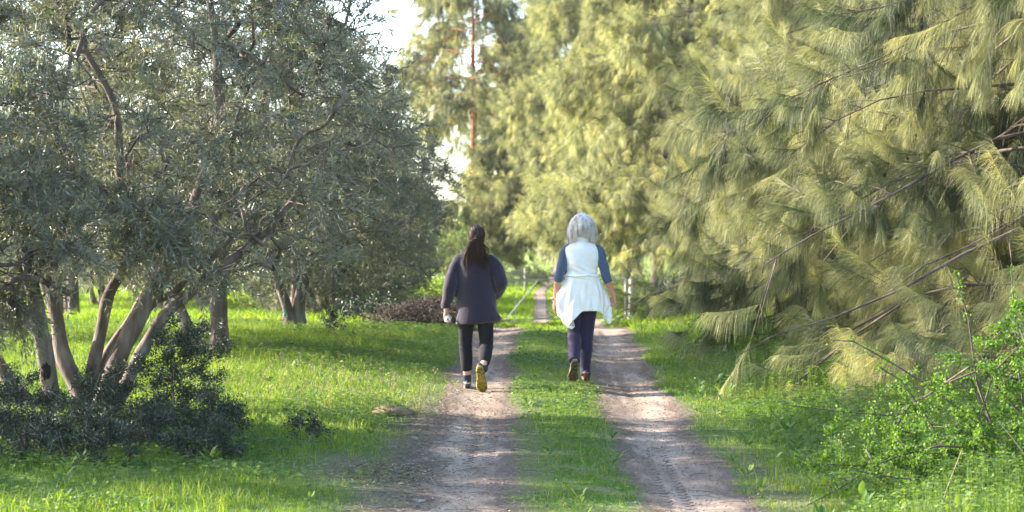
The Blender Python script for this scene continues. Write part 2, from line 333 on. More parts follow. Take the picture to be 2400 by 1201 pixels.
def track(s, label):
    ys = axis([(6, 34, .035), (34, 75, .3), (75, 130, 1.5), (130, 340, 4)])
    nx = 41; V = []; E = []
    t = np.linspace(-1, 1, nx)
    for y in ys:
        wd = .34*(1+.16*math.sin(y*1.3+s)+.1*math.sin(y*3.7+2*s)) * (1.0 if y < 50 else 1.0-.15*min(1, (y-50)/20))
        wl_ = wd+.03*math.sin(y*4.1+s)+.012*math.sin(y*11.3); wr_ = wd+.03*math.sin(y*3.7+2+s)+.012*math.sin(y*12)
        V.append(np.stack([track_x(y, s)+np.where(t < 0, t*wl_, t*wr_), np.full(nx, y), np.zeros(nx)], -1)); E.append(sstep(.3, .9, np.abs(t)+.22*wob(t*1.2, y+0*t, 5, s)+.1*wob(t*3, y+0*t, 13, s+4)))
    V = np.array(V); lift = np.where(V[..., 1] < 70, .007, .03)
    V[..., 2] = H(V[..., 0], V[..., 1])+lift
    # tread of a tyre pressed into one side of the rut
    X, Y = V[..., 0]-track_x(V[..., 1], s), V[..., 1]
    for cx in ((.16, .02) if s < 0 else (-.02, -.15)):
        band = np.exp(-((X-cx-.02*np.sin(Y*.8))/.045)**4)
        V[..., 2] -= band*(.004+.006*(np.sin(Y*2*np.pi/.14+np.sign(X-cx)*1.5) > 0))*(Y < 33)*np.clip(.6+.6*np.sin(Y*.9+s), 0, 1)
    V[..., 2] += .0018*wob(X, Y, 14, 3)*(Y < 40)
    V[..., 2] -= np.abs(t)[None, :]**6*np.where(V[..., 1] < 70, .022, .05)
    E = np.array(E)
    ny = len(ys); j, i = np.meshgrid(np.arange(ny-1), np.arange(nx-1), indexing='ij'); a = j*nx+i
    F = np.stack([a, a+1, a+nx+1, a+nx], -1).reshape(-1, 4)
    me = mesh_from('dirt_track', V.reshape(-1, 3), F, M['track'], None, True)
    at = me.attributes.new('edge', 'FLOAT', 'POINT'); at.data.foreach_set('value', E.ravel().astype(np.float32))
    tag(link('dirt_track', me), label, kind='structure')
track(-1, 'left dirt wheel track with tyre tread marks')
track(1, 'right dirt wheel track curving away past the gate')

# ------------------------------------------------------------------ grass and ground cover (stuff)
def scatter(n, y0, y1, xm=1.5, pw=1.0):
    y = (U(0, 1, n)*(y1**pw-y0**pw)+y0**pw)**(1/pw)
    hw = .24*y*1.08+xm
    x = U(-1, 1, n)*hw
    return x, y
def keep(x, y, thr_soft=.25):
    b = bare(x, y)+.25*wob(x, y, 3.1, 8)*(bare(x, y) > .05)
    return U(0, 1, len(x)) > np.clip((b-.12)/.55, 0, 1)**.8
def in_bounds(x, y): return (x > -.24*y-2.2) & (x < .24*y+2.2)
def clov_field(x, y): return sstep(-.15, .5, wob(x, y, .9, 3)+.8*sstep(1.7, 2.4, x)+.15*(x < -1)-.25*(y < 14))
def grow_blades(name, n, y0, y1, hmin, hmax, wd, mat, label, pw=1.0, K=4):
    x, y = scatter(n, y0, y1, pw=pw); k = keep(x, y); x, y = x[k], y[k]
    c = xc(y); mid = np.abs(x-c) < .8
    cl = clov_field(x, y)
    k = U(0, 1, len(x)) > cl*.55; x, y, c, mid, cl = x[k], y[k], c[k], mid[k], cl[k]
    edge = sstep(.05, .5, bare(x, y))
    n = len(x); z = H(x, y)
    h = U(hmin, hmax, n)*(.75+.5*(wob(x, y, 2.2, 6)*.5+.5))*np.where(mid, .62, 1)*(1-.55*edge)*(1+.5*sstep(1.8, 3.5, np.abs(x-c))*(y > 20))*(1+.9*sstep(1.3, 2.2, x-c)*(.6+.6*wob(x, y, 2.1, 3)))
    clump = (wob(x, y, 7, 2) > .35); h = h*np.where(clump, 1.25, 1)
    lean = nrm(np.stack([rng.normal(size=n), rng.normal(size=n), np.zeros(n)], -1))*U(.1, .9, n)[:, None]
    t = np.linspace(0, 1, K)[None, :, None]
    base = np.stack([x, y, z-.005], -1)
    P = base[:, None]+h[:, None, None]*(t*np.array([0, 0, 1.])*(1-.3*t**2)+lean[:, None]*t**1.8)
    az = U(0, np.pi, n); S = np.stack([np.cos(az), np.sin(az), np.zeros(n)], -1)
    tint = np.clip(.45+.22*rng.normal(size=n)+.22*wob(x, y, 1.3, 4)+(U(0, 1, n) > .975)*.5+edge*.2, 0, 1)
    acc = Acc(); blade_batch(acc, P, wd*U(.6, 1.4, n)*(1 if y1 < 40 else y/40.)*np.ones(n), S, tint)
    return tag(link(name, acc.mesh(name, mat)), label, kind='stuff')
grow_blades('grass', 360000, 11.3, 31, .035, .10, .0052, M['grass'], 'short bright green grass beside and between the wheel tracks', pw=1.2)
def grow_clover():
    n = 110000; x, y = scatter(n, 11.3, 31, pw=1.2); k = keep(x, y) & (U(0, 1, n) < clov_field(x, y)+.06); x, y = x[k], y[k]
    n = len(x); z = H(x, y); c = xc(y)
    mid = np.abs(x-c) < .8
    mound = .035+.10*(wob(x, y, 2.6, 7)*.5+.5)+.17*sstep(1.75, 2.8, x)*(y < 27)*(1+.5*wob(x, y, 3.3, 1))
    h = mound*U(.55, 1.05, n)*np.where(mid, .55, 1)
    acc = Acc(); tint0 = np.clip(.5+.2*rng.normal(size=n)+.25*wob(x, y, 1.7, 5), 0, 1)
    tip = np.stack([x+rng.normal(size=n)*.015, y+rng.normal(size=n)*.015, z+h], -1); base = np.stack([x, y, z], -1)
    st = np.stack([base, tip], 1); az = U(0, np.pi, n)
    blade_batch(acc, st, np.full(n, .0025), np.stack([np.cos(az), np.sin(az), np.zeros(n)], -1), tint0, .8)
    a0 = U(0, 2*np.pi, n); tilt = rng.normal(size=(n, 3))*.35+np.array([0, 0, 1.])
    for q in range(3):
        an = a0+q*2.1; D = np.stack([np.cos(an), np.sin(an), U(-.3, .15, n)], -1)
        round_leaf_batch(acc, tip, D, tilt, U(.016, .03, n), U(.016, .028, n), np.clip(tint0+U(-.08, .08, n), 0, 1))
    tag(link('clover', acc.mesh('clover', M['clover'])), 'low green three-leaved ground cover on the verges and middle strip', kind='stuff')
grow_clover()
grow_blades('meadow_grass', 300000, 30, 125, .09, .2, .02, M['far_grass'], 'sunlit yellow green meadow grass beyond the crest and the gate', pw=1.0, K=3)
def weeds():
    n = 900; x, y = scatter(n, 11.8, 30, pw=1.1); k = (bare(x, y) < .55) & (U(0, 1, n) < np.where(x > 1.7, 1, .6)); x, y = x[k], y[k]; n = len(x); z = H(x, y)
    acc = Acc(); tint = U(.1, .9, n); sz = U(.6, 1.3, n)*np.where(x > 1.7, 1.35, .85)
    for q in range(9):
        a = q*2.4+U(0, .8, n); el = U(.25, 1.0, n); D = np.stack([np.cos(a)*np.cos(el), np.sin(a)*np.cos(el), np.sin(el)], -1)
        b0 = np.stack([x, y, z+.02+.07*sz*U(0, 1, n)], -1)+D*.03*sz[:, None]
        round_leaf_batch(acc, b0, D, np.stack([np.cos(a), np.sin(a), 1.2+0*a], -1), U(.04, .085, n)*sz, U(.018, .034, n)*sz, np.clip(tint+rng.normal(size=n)*.1, 0, 1))
    tag(link('weeds', acc.mesh('weeds', M['clover'])), 'broad-leaved weeds growing through the grass of both verges', kind='stuff')
weeds()
def tall_grass():
    # seeding, taller blades in loose clumps
    acc = Acc()
    spots = []
    for (x0, x1, y0, y1, cnt, h) in ((-3.4, -1.7, 12.2, 13.6, 34, .2), (-3.2, -.8, 19, 23.5, 46, .17), (1.9, 4.2, 24, 30, 90, .3), (1.7, 2.6, 13.5, 17, 26, .17), (-2.6, -.9, 15, 18.5, 22, .13), (.2, .7, 13, 26, 30, .09), (-2.5, -1.2, 24, 29, 24, .16)):
        for q in range(cnt): spots.append((U(x0, x1), U(y0, y1), h*U(.7, 1.25)))
    for (x, y, h) in spots:
        n = 22; r = .07
        bx = x+rng.normal(size=n)*r; by = y+rng.normal(size=n)*r; bz = H(bx, by); hh = h*U(.5, 1.15, n)
        az = U(0, 2*np.pi, n); lean = np.stack([np.cos(az), np.sin(az), np.zeros(n)], -1)*U(.08, .75, n)[:, None]
        t = np.linspace(0, 1, 5)[None, :, None]
        P = np.stack([bx, by, bz], -1)[:, None]+hh[:, None, None]*(t*np.array([0, 0, 1.])*(1-.35*t**2)+lean[:, None]*t**2)
        az = U(0, np.pi, n)
        blade_batch(acc, P, U(.004, .009, n), np.stack([np.cos(az), np.sin(az), 0*az], -1), np.clip(U(.45, .95, n), 0, 1), .1)
    tag(link('tall_grass', acc.mesh('tall_grass', M['grass'])), 'taller arching grass blades catching light at the left verge and right bank', kind='stuff')
    # pale seed heads
    acc = Acc()
    n = 650; grp = U(0, 1, n)
    x = np.where(grp < .45, U(-3.2, -.75, n), np.where(grp < .75, U(1.8, 5, n), U(-4, -1, n)))
    y = np.where(grp < .45, U(18.2, 21.5, n), np.where(grp < .75, U(22, 31, n), U(22, 29, n)))
    z = H(x, y); h = U(.08, .2, n); lean = np.stack([rng.normal(size=n)*.2, rng.normal(size=n)*.2, np.ones(n)], -1)
    P0 = np.stack([x, y, z], -1); tip = P0+lean*h[:, None]
    az = U(0, np.pi, n); S = np.stack([np.cos(az), np.sin(az), 0*az], -1)
    blade_batch(acc, np.stack([P0, (P0+tip)/2, tip], 1), np.full(n, .0028), S, U(0, .6, n), .8)
    for q in range(4):
        leaf_batch(acc, tip+rng.normal(size=(n, 3))*.008, nrm(rng.normal(size=(n, 3))+np.array([.3, 0, .2])), rand_unit(n), U(.014, .026, n), U(.005, .009, n), U(.4, 1, n))
    tag(link('seed_heads', acc.mesh('seed_heads', M['dry'])), 'pale dry seed heads standing over the green verge grass', kind='stuff')
tall_grass()
def litter():
    acc = Acc(); n = 9000
    g = U(0, 1, n)
    x = np.where(g < .22, -.85+rng.normal(size=n)*.16, np.where(g < .6, xc(16)*0-.75+rng.normal(size=n)*.33, U(-2, 2.2, n)))
    y = np.where(g < .22, 14.9+rng.normal(size=n)*.35, np.where(g < .6, U(12, 21, n), U(12, 26, n)))
    z = H(x, y)+.012
    D = nrm(np.stack([rng.normal(size=n), rng.normal(size=n), rng.normal(size=n)*.25], -1))
    leaf_batch(acc, np.stack([x, y, z], -1), D, np.array([0, 0, 1.])+rng.normal(size=(n, 3))*.4, U(.015, .05, n), U(.004, .011, n), U(0, 1, n), .1)
    n = 240; x = np.where(U(0, 1, n) < .5, -.8+rng.normal(size=n)*.3, U(-1.5, 2.2, n)); y = U(12.3, 19, n); z = H(x, y)+.012; a = U(0, np.pi, n); l = U(.04, .16, n)
    P = np.stack([np.stack([x+k*l*np.cos(a), y+k*l*np.sin(a), z+.006*(1-k*k)], -1) for k in (-1, 0, 1)], 1)
    tube_batch(acc, P, np.full((n, 3), .0022), 3, U(0, .5, n))
    tag(link('leaf_litter', acc.mesh('leaf_litter', M['litter'])), 'fallen olive leaves and broken twigs scattered on the soil', kind='stuff')
    # gravel
    acc = Acc(); n = 5200
    s = np.where(U(0, 1, n) < .5, -1, 1); y = U(11.8, 28, n); x = track_x(y, s)+rng.normal(size=n)*.32
    r = U(.003, .009, n)**1.0*np.where(U(0, 1, n) > .985, 1.8, 1)
    octv = np.array([[1, 0, 0], [-.9, .2, 0], [0, 1, .1], [.1, -1, 0], [0, 0, .7], [0, .1, -.6]]); of = np.array([[0, 2, 4], [2, 1, 4], [1, 3, 4], [3, 0, 4], [2, 0, 5], [1, 2, 5], [3, 1, 5], [0, 3, 5]])
    a = U(0, 6.28, n); ca, sa = np.cos(a), np.sin(a)
    Vv = octv[None]*(1+rng.normal(size=(n, 6, 1))*.15); Vr = np.stack([Vv[..., 0]*ca[:, None]-Vv[..., 1]*sa[:, None], Vv[..., 0]*sa[:, None]+Vv[..., 1]*ca[:, None], Vv[..., 2]], -1)
    Vr = Vr*r[:, None, None]+np.stack([x, y, H(x, y)+.008+r*.3], -1)[:, None]
    acc.add(Vr.reshape(-1, 3), T=(of[None]+np.arange(n)[:, None, None]*6).reshape(-1, 3))
    tag(link('gravel', acc.mesh('gravel', M['stone'])), 'small pale stones and crumbs of soil on the wheel tracks', kind='stuff')
litter()
def rock(name, x, y, s, label, mat, cat='stone', group=None):
    acc = Acc(); n1, n2 = 9, 14
    th = np.linspace(0.15, np.pi-.15, n1); ph = np.arange(n2)*2*np.pi/n2
    T, Pp = np.meshgrid(th, ph, indexing='ij')
    r = 1+.18*np.sin(3*Pp+T*2+x*9)+.12*np.sin(5*T+2*Pp*1+y*7)
    V = np.stack([np.sin(T)*np.cos(Pp)*r*s[0], np.sin(T)*np.sin(Pp)*r*s[1], np.cos(T)*r*s[2]], -1).reshape(-1, 3)
    j, i = np.meshgrid(np.arange(n1-1), np.arange(n2), indexing='ij')
    Q = np.stack([j*n2+i, (j+1)*n2+i, (j+1)*n2+(i+1) % n2, j*n2+(i+1) % n2], -1).reshape(-1, 4)
    V = np.concatenate([V, [[0, 0, s[2]], [0, 0, -s[2]]]]); k = np.arange(n2)
    T3 = np.concatenate([np.stack([np.full(n2, n1*n2), k, (k+1) % n2], -1), np.stack([np.full(n2, n1*n2+1), (n1-1)*n2+(k+1) % n2, (n1-1)*n2+k], -1)])
    acc.add(V, Q=Q, T=T3)
    o = link(name, acc.mesh(name, mat, True), loc=(x, y, float(H(x, y))+s[2]*.45)); tag(o, label, cat, group)
rock('stone', -.78, 17.0, (.035, .03, .016), 'flat pale stone half sunk at the grass edge of the left track', M['stone'])
rock('stone', -.60, 16.85, (.05, .03, .013), 'flattest grey stone on the soil left of the left wheel track', M['stone'])
rock('stone', -.6, 13.6, (.05, .04, .012), 'pale slab of stone nearest the camera beside the left track', M['stone'])
rock('stone', .22, 13.25, (.012, .014, .010), 'small black pebble on the left wheel track', M['shoe_dark'])
rock('soil_mound', -1.05, 18.7, (.17, .16, .05), 'reddish brown crumbly mound of soil in the left verge grass', M['clod'], 'mound')

# ------------------------------------------------------------------ tree skeletons
class Skel:
    def __init__(s): s.P, s.par, s.r0 = [], [], []
    def add(s, p, par, r=0.0):
        s.P.append(np.array(p, float)); s.par.append(par); s.r0.append(r); return len(s.P)-1
    def path(s, pts, radii, par=-1):
        for p, r in zip(pts, radii): par = s.add(p, par, r)
        return par
    def grow(s, targets, steps=3, jit=.06, sag=0.0, mind=.0, lo=0):
        """join each target to the nearest node"""
        T = np.array(targets)
        A = np.array(s.P); d0 = np.array([np.min(np.linalg.norm(A[lo:]-t, axis=1)) for t in T])
        ends = []
        for t in T[np.argsort(d0)]:
            A = np.array(s.P); D = np.linalg.norm(A-t, axis=1)+np.where(A[:, 2] > t[2]+.1, .5, 0); D[:lo] += 5
            k = int(np.argmin(D)); p0 = s.P[k]; L_ = np.linalg.norm(t-p0); par = k
            st = max(1, min(steps, int(L_/.12)))
            for q in range(1, st+1):
                u = q/st; p = p0*(1-u)+t*u+rng.normal(size=3)*jit*L_*(0 if q == st else 1)+np.array([0, 0, .18*L_*math.sin(math.pi*u)*(1 if sag == 0 else -sag)])
                par = s.add(p, par)
            ends.append(par)
        return ends
    def radii(s, tip=.004, e=2.4):
        n = len(s.P); r = np.zeros(n)
        for i in range(n-1, -1, -1):
            r[i] = max(r[i], tip**e)
            if s.par[i] >= 0: r[s.par[i]] += r[i]
        r = r**(1/e); r0 = np.array(s.r0)
        return np.where(r0 > 0, r0, r)
    def tubes(s, acc, tip=.004, knob=.0):
        r = s.radii(tip); n = len(s.P); ch = [[] for _ in range(n)]
        for i, p in enumerate(s.par):
            if p >= 0: ch[p].append(i)
        roots = [i for i, p in enumerate(s.par) if p < 0]
        starts = [(-1, x) for x in roots]
        for i in range(n):
            if ch[i]:
                b = max(ch[i], key=lambda c: r[c]); 
                for c in ch[i]:
                    if c != b: starts.append((i, c))
                ch[i] = [b]
        for p, c in starts:
            pts, rad = ([s.P[p]], [min(r[p]*.8, r[c]*1.15)]) if p >= 0 else ([], [])
            while True:
                pts.append(s.P[c]); rad.append(r[c] if not (p >= 0 and len(rad) == 0) else r[c])
                if not ch[c]: break
                c = ch[c][0]
            if len(pts) < 2: continue
            P = np.array(pts); Rd = np.array(rad)
            if Rd.max() > .03 and len(P) > 2:      # resample smooth
                m_ = (len(P)-1)*4+1; u = np.linspace(0, len(P)-1, m_); k = np.clip(u.astype(int), 0, len(P)-2); f = (u-k)[:, None]
                Pp = np.vstack([2*P[0]-P[1], P, 2*P[-1]-P[-2]])
                p0, p1, p2, p3 = Pp[k], Pp[k+1], Pp[k+2], Pp[k+3]
                P = .5*((2*p1)+(-p0+p2)*f+(2*p0-5*p1+4*p2-p3)*f**2+(-p0+3*p1-3*p2+p3)*f**3)
                Rd = np.interp(u, np.arange(len(Rd)), Rd)
                Rd = Rd*(1+knob*np.sin(u*5+P[:, 0]*9)*.5+knob*rng.normal(size=m_)*.4)
            sides = 12 if Rd.max() > .05 else (7 if Rd.max() > .015 else 4)
            tube_batch(acc, P[None], Rd[None], sides)
def ellipsoid_pts(n, blobs, shell=.35, noise=.0):
    w = np.array([b[3]*b[4]*b[5] for b in blobs])**.8; w = w/w.sum()
    out = []
    while len(out) < n:
        b = blobs[rng.choice(len(blobs), p=w)]
        d = rand_unit(1)[0]; rr = U(shell, 1)**.6
        p = np.array(b[:3])+d*rr*np.array(b[3:6])
        if noise and wob(p[0]*1.0, p[1]+p[2]*1.3, 2.4, 1) < noise-1: continue
        out.append(p)
    return np.array(out)
def olive_leaves(acc, acct, base, outd, nl=20, ltw=.3, ll=(.045, .07), lw=(.009, .014), droop=.25, bright=0.0):
    """twigs with paired lance leaves"""
    n = len(base); d = nrm(outd+rand_unit(n)*.75+np.array([0, 0, .1])); L_ = U(.5, 1.2, n)*ltw
    s = np.linspace(0, 1, 5)[None, :, None]
    side = rand_unit(n)*.12
    P = base[:, None]+d[:, None]*L_[:, None, None]*s+L_[:, None, None]*s**2*(side[:, None]+np.array([0, 0, -droop]))
    tube_batch(acct, P, np.linspace(.0034, .0015, 5)[None]*np.ones((n, 1)), 3, U(.3, .8, n))
    ts = np.linspace(.1, 1, nl//2)
    tw = np.clip(rng.normal(size=n)*.2+.42+bright, 0, 1)
    for t in ts:
        p = base+d*L_[:, None]*t+L_[:, None]*t**2*(side+np.array([0, 0, -droop]))
        ax = nrm(np.cross(d, rand_unit(n)))
        for sg in (-1, 1):
            D = nrm(d*.75+ax*sg*U(.5, 1, n)[:, None]+np.array([0, 0, .05])+rand_unit(n)*.25)
            leaf_batch(acc, p, D, rand_unit(n)+np.array([0, 0, .8]), U(*ll, n), U(*lw, n), np.clip(tw+rng.normal(size=n)*.13+(U(0, 1, n) > .985)*.4, 0, 1))
def fruits(n, pts, r=.007):
    acc = Acc(); octv = np.array([[1, 0, 0], [-1, 0, 0], [0, 1, 0], [0, -1, 0], [0, 0, 1.25], [0, 0, -1.25]]); of = np.array([[0, 2, 4], [2, 1, 4], [1, 3, 4], [3, 0, 4], [2, 0, 5], [1, 2, 5], [3, 1, 5], [0, 3, 5]])
    c = pts[rng.choice(len(pts), n)]+rng.normal(size=(n, 3))*.06
    V = octv[None]*(r*U(.8, 1.3, n))[:, None, None]+c[:, None]
    acc.add(V.reshape(-1, 3), T=(of[None]+np.arange(n)[:, None, None]*6).reshape(-1, 3))
    return acc
def wob3(p, s=1.0):
    p = np.asarray(p)*s
    return np.sin(p[..., 0]*2.3+1.2*np.sin(p[..., 2]*1.9))*np.cos(p[..., 2]*2.9+1.1*np.sin(p[..., 1]*2.1))*.7+.45*np.sin(p[..., 1]*3.1+p[..., 0]*1.7+p[..., 2]*4.1)
def make_olive(stems, blobs, ntert, ntwig, label, loc, fruit=0, nl=18, ltw=.3, name='olive_tree', llen=(.045, .072), mind=.45, lw=(.009, .014), group=None):
    t = thing(name, label, 'olive tree', loc, 0, group)
    sk = Skel()
    for pts, rad in stems: sk.path(pts, [r*.9 for r in rad])
    # orchard branching into the crown
    top = [i for i in range(len(sk.P)) if sk.P[i][2] > mind]
    lo = min(top) if False else 0
    prim = ellipsoid_pts(int(ntert*.22), blobs, .3); sk.grow(prim, 4, .07)
    ter = ellipsoid_pts(ntert, blobs, .45); ends = sk.grow(ter, 3, .09)
    acc = Acc(); sk.tubes(acc, .0042, .09)
    link('trunk', acc.mesh('trunk', M['olive_bark'], True), t)
    A = np.array(sk.P); R_ = sk.radii(.0042)
    thin = np.where(R_ < .011)[0]
    # twig bases: on thin branches
    wt = np.clip(.25+wob3(A[thin], 1.5), .06, 1.3); pick = rng.choice(thin, ntwig, p=wt/wt.sum()); par = np.array([max(sk.par[i], 0) for i in pick]); u = U(0, 1, ntwig)[:, None]
    base = A[pick]*u+A[par]*(1-u)
    cen = np.mean([b[:3] for b in blobs], axis=0)
    leaf, tw = Acc(), Acc()
    outd = nrm(A[pick]-A[par]+nrm(base-cen)*.15*np.linalg.norm(A[pick]-A[par], axis=1, keepdims=True))
    olive_leaves(leaf, tw, base, outd, nl, ltw, llen, lw)
    if fruit > 500:
        k = np.where((base[:, 1] < -.7) & (base[:, 0] < 1.0))[0]; k = rng.choice(k, 1500)
        olive_leaves(leaf, tw, base[k], outd[k], 14, .42, (.075, .105), (.013, .019), .35, .08)
    cr = link('crown', leaf.mesh('crown', M['olive_leaf']), t)
    link('twigs', tw.mesh('twigs', M['twig']), cr)
    if fruit:
        f = fruits(fruit, base); tag(link('fruit', f.mesh('fruit', M['olive_fruit'], True), t), 'small ripe black olives', kind='stuff')
    return t
# near olive: stems in local metres about its base (base at x=-3.72,y=18.6)
OB = (-3.72, 18.6, float(H(-3.72, 18.6)))
def px(u, v, dy=0.0):
    """a point of the tree measured from the photograph, as metres from the tree's base"""
    d = OB[1]+dy; return ((u-1200)/5000*d-OB[0], dy, 1.6-(v-600)/5000*d-OB[2])
stems = [
 ([px(165, 985, -.1), px(125, 930, -.2), px(110, 860, -.3), px(95, 770, -.35), px(75, 660, -.35), px(60, 540, -.4), px(90, 380, -.3)], [.12, .088, .08, .078, .066, .05, .03]),
 ([px(185, 980, .1), px(190, 925, .1), px(150, 840, .15), px(135, 760, .2), px(120, 640, .3), px(150, 480, .4)], [.10, .085, .08, .07, .06, .04]),
 ([px(190, 960, .15), px(175, 900, .2), px(110, 800, .35), px(40, 735, .5), px(-60, 660, .6), px(-160, 520, .6)], [.09, .075, .07, .062, .055, .04]),
 ([px(150, 985, 0), px(60, 940, .1), px(15, 880, .2), px(-40, 790, .2), px(-120, 660, .2)], [.1, .085, .07, .06, .05]),
 ([px(205, 960, .2), px(212, 890, .25), px(238, 770, .35), px(255, 690, .4), px(300, 590, .5), px(280, 400, .6), px(270, 250, .6), px(200, 120, .6)], [.085, .066, .06, .056, .055, .046, .036, .025]),
 ([px(240, 955, 0), px(262, 880, 0), px(300, 790, .05), px(350, 700, .1), px(395, 610, .1), px(430, 540, .15), px(480, 420, .2), px(515, 290, .2), px(510, 130, .2), px(490, -40, .2)], [.11, .092, .092, .092, .088, .082, .068, .058, .05, .035]),
 ([px(255, 975, -.15), px(290, 910, -.15), px(335, 820, -.1), px(385, 740, -.1), px(440, 690, 0), px(500, 640, .1), px(600, 560, .2), px(700, 450, .3)], [.09, .068, .062, .058, .055, .05, .04, .028]),
 ([px(225, 900, .3), px(250, 830, .4), px(310, 740, .5), px(360, 640, .6), px(420, 480, .8)], [.05, .045, .042, .04, .03]),
 ([px(350, 705, .1), px(400, 690, .05), px(455, 640, 0), px(540, 560, -.1)], [.045, .035, .03, .022]),
 ([px(75, 660, -.35), px(150, 520, -.5), px(170, 400, -.5), px(110, 260, -.5)], [.05, .04, .035, .025]),
]
blobs = [(.1, 0, 3.1, 2.35, 2.0, 1.55), (-.2, .3, 4.3, 2.3, 2.1, 1.3), (1.85, .1, 2.6, 1.1, 1.2, 1.15), (-1.2, -.9, 2.2, 1.5, 1.2, 1.2), (.6, 0, 1.85, 1.5, 1.2, .75), (1.4, 0, 4.0, 1.4, 1.3, 1.1), (-.9, -2.3, 1.9, .8, .8, .8), (1.0, .2, 1.5, 1.3, 1.1, .5), (1.0, .2, 1.5, 1.3, 1.1, .5), (-.9, -.8, 1.4, 1.2, .9, .65), (-.9, -.8, 1.4, 1.2, .9, .65), (-.6, -1.8, 1.55, 1.0, .7, .6), (-.6, -1.8, 1.55, 1.0, .7, .6)]
near_olive = make_olive(stems, blobs, 1950, 5300, 'nearest gray-green olive tree, many leaning stems fanning out of one base at the left', OB, fruit=900, nl=18, llen=(.052, .088), lw=(.011, .0175), ltw=.33)
kn = Acc(); c0 = np.array(px(112, 868, -.3))
for k in range(1):
    n1, n2 = 7, 10; th = np.linspace(.2, np.pi-.2, n1); ph = np.arange(n2)*2*np.pi/n2; T_, P_ = np.meshgrid(th, ph, indexing='ij')
    Vk = np.stack([np.sin(T_)*np.cos(P_)*.045, np.sin(T_)*np.sin(P_)*.03-.075, np.cos(T_)*.075], -1).reshape(-1, 3)*(1+.1*rng.normal(size=(n1*n2, 1)))+c0
    j, i = np.meshgrid(np.arange(n1-1), np.arange(n2), indexing='ij')
    kn.add(Vk, Q=np.stack([j*n2+i, (j+1)*n2+i, (j+1)*n2+(i+1) % n2, j*n2+(i+1) % n2], -1).reshape(-1, 4))
tag(link('knot', kn.mesh('knot', M['knot'], True), near_olive), 'blackened pruning scar on the front stem')
# a spray of outer foliage reaching towards the camera belongs to the same tree
def generic_stems(kind):
    if kind == 0:   # upright trunk with a leaning second stem
        return [([(0, 0, -.05), (0, 0, .3), (-.02, .02, .8), (.03, 0, 1.2), (.25, .1, 1.8), (.5, .1, 2.5), (.5, 0, 3.3)], [.16, .115, .105, .1, .07, .05, .03]),
                ([(-.1, .05, -.03), (-.32, .1, .2), (-.5, .1, .65), (-.7, .1, 1.2), (-1.1, .2, 2.0), (-1.3, .2, 2.8)], [.1, .085, .07, .062, .045, .03]),
                ([(.03, 0, 1.15), (-.1, .2, 1.8), (-.3, .4, 2.6), (-.3, .5, 3.3)], [.08, .06, .045, .03]),
                ([(.0, 0, .85), (.4, -.1, 1.25), (.9, -.2, 1.7), (1.4, -.2, 2.2)], [.05, .04, .034, .025])]
    return [([(0, 0, -.05), (-.06, 0, .3), (-.2, 0, .7), (-.4, .1, 1.2), (-.8, .2, 2.0), (-1, .2, 2.7)], [.14, .09, .07, .06, .04, .03]),
            ([(.12, .05, -.05), (.12, .05, .4), (.25, .1, .9), (.5, .1, 1.6), (.9, .1, 2.3), (1.1, 0, 3.0)], [.13, .1, .08, .065, .045, .03]),
            ([(.02, .1, .0), (.05, .2, .6), (.0, .4, 1.4), (-.1, .5, 2.2), (0, .5, 3.1)], [.1, .075, .06, .045, .03])]
bl2 = [(.1, 0, 2.5, 2.1, 2.0, 1.45), (0, 0, 3.6, 1.8, 1.8, 1.2), (1.0, -.2, 1.75, 1.2, 1.2, .85), (-1.0, .2, 1.8, 1.2, 1.2, .8)]
o2 = make_olive(generic_stems(0), bl2, 700, 4200, 'second olive tree of the row, straight trunk with a stem leaning left', (-3.28, 23.9, float(H(-3.28, 23.9))), fruit=200, nl=16, ltw=.34, llen=(.055, .08), lw=(.011, .016), group='olive trees of the orchard row')
o3 = make_olive(generic_stems(1), bl2, 650, 3600, 'third olive tree of the row, two short dark stems by a blue tag', (-2.95, 28.5, float(H(-2.95, 28.5))), nl=16, ltw=.36, llen=(.065, .09), lw=(.013, .018), group='olive trees of the orchard row')
bl4 = [(0, 0, 2.3, 2.2, 2.1, 1.6), (0, 0, 3.3, 1.8, 1.8, 1.2), (1.0, -.5, 1.3, 1.2, 1.2, .95), (-1.0, -.3, 1.3, 1.2, 1.2, .9), (0, -1, 1.2, 1.3, 1, .85)]
o4 = make_olive(generic_stems(0), bl4, 600, 2900, 'fourth olive tree of the row, its crown low behind the dark haired woman', (-2.85, 34.5, float(H(-2.85, 34.5))), nl=14, ltw=.4, llen=(.08, .11), lw=(.018, .024), group='olive trees of the orchard row')
o3.scale = (.9,)*3; o4.scale = (.95, .95, .84)
near_olive['group'] = 'olive trees of the orchard row'
olives = [
 (o2, -8.2, 16.8, 2.0, 1.0, 'olive tree standing just outside the left frame edge'),
 (o4, -3.5, 39.5, 1.1, 1.0, 'fifth olive tree of the row, behind the brown brush heap'),
 (o4, -3.7, 45.5, 4.0, 1.05, 'sixth olive tree of the row, partly hidden by the one before it'),
 (o4, -4.3, 53, 5.2, 1.0, 'farthest olive tree of the row, at the end before the gate'),
 (o3, -6.3, 26.5, 2.6, 1.05, 'olive tree behind the left stems of the nearest one, at the left frame edge'),
 (o2, -7.6, 37, .6, 1.0, 'olive tree deep in the orchard seen between the fanned stems'),
 (o3, -7.9, 48, 3.5, 1.0, 'olive tree standing in the sunlit meadow behind the second trunk'),
 (o2, -10.8, 52, 1.6, 1.05, 'olive tree far back in the orchard at left, upright trunk'),
 (o3, -14, 60, 4.4, 1.2, 'olive tree far back at the extreme left of the orchard'),
]
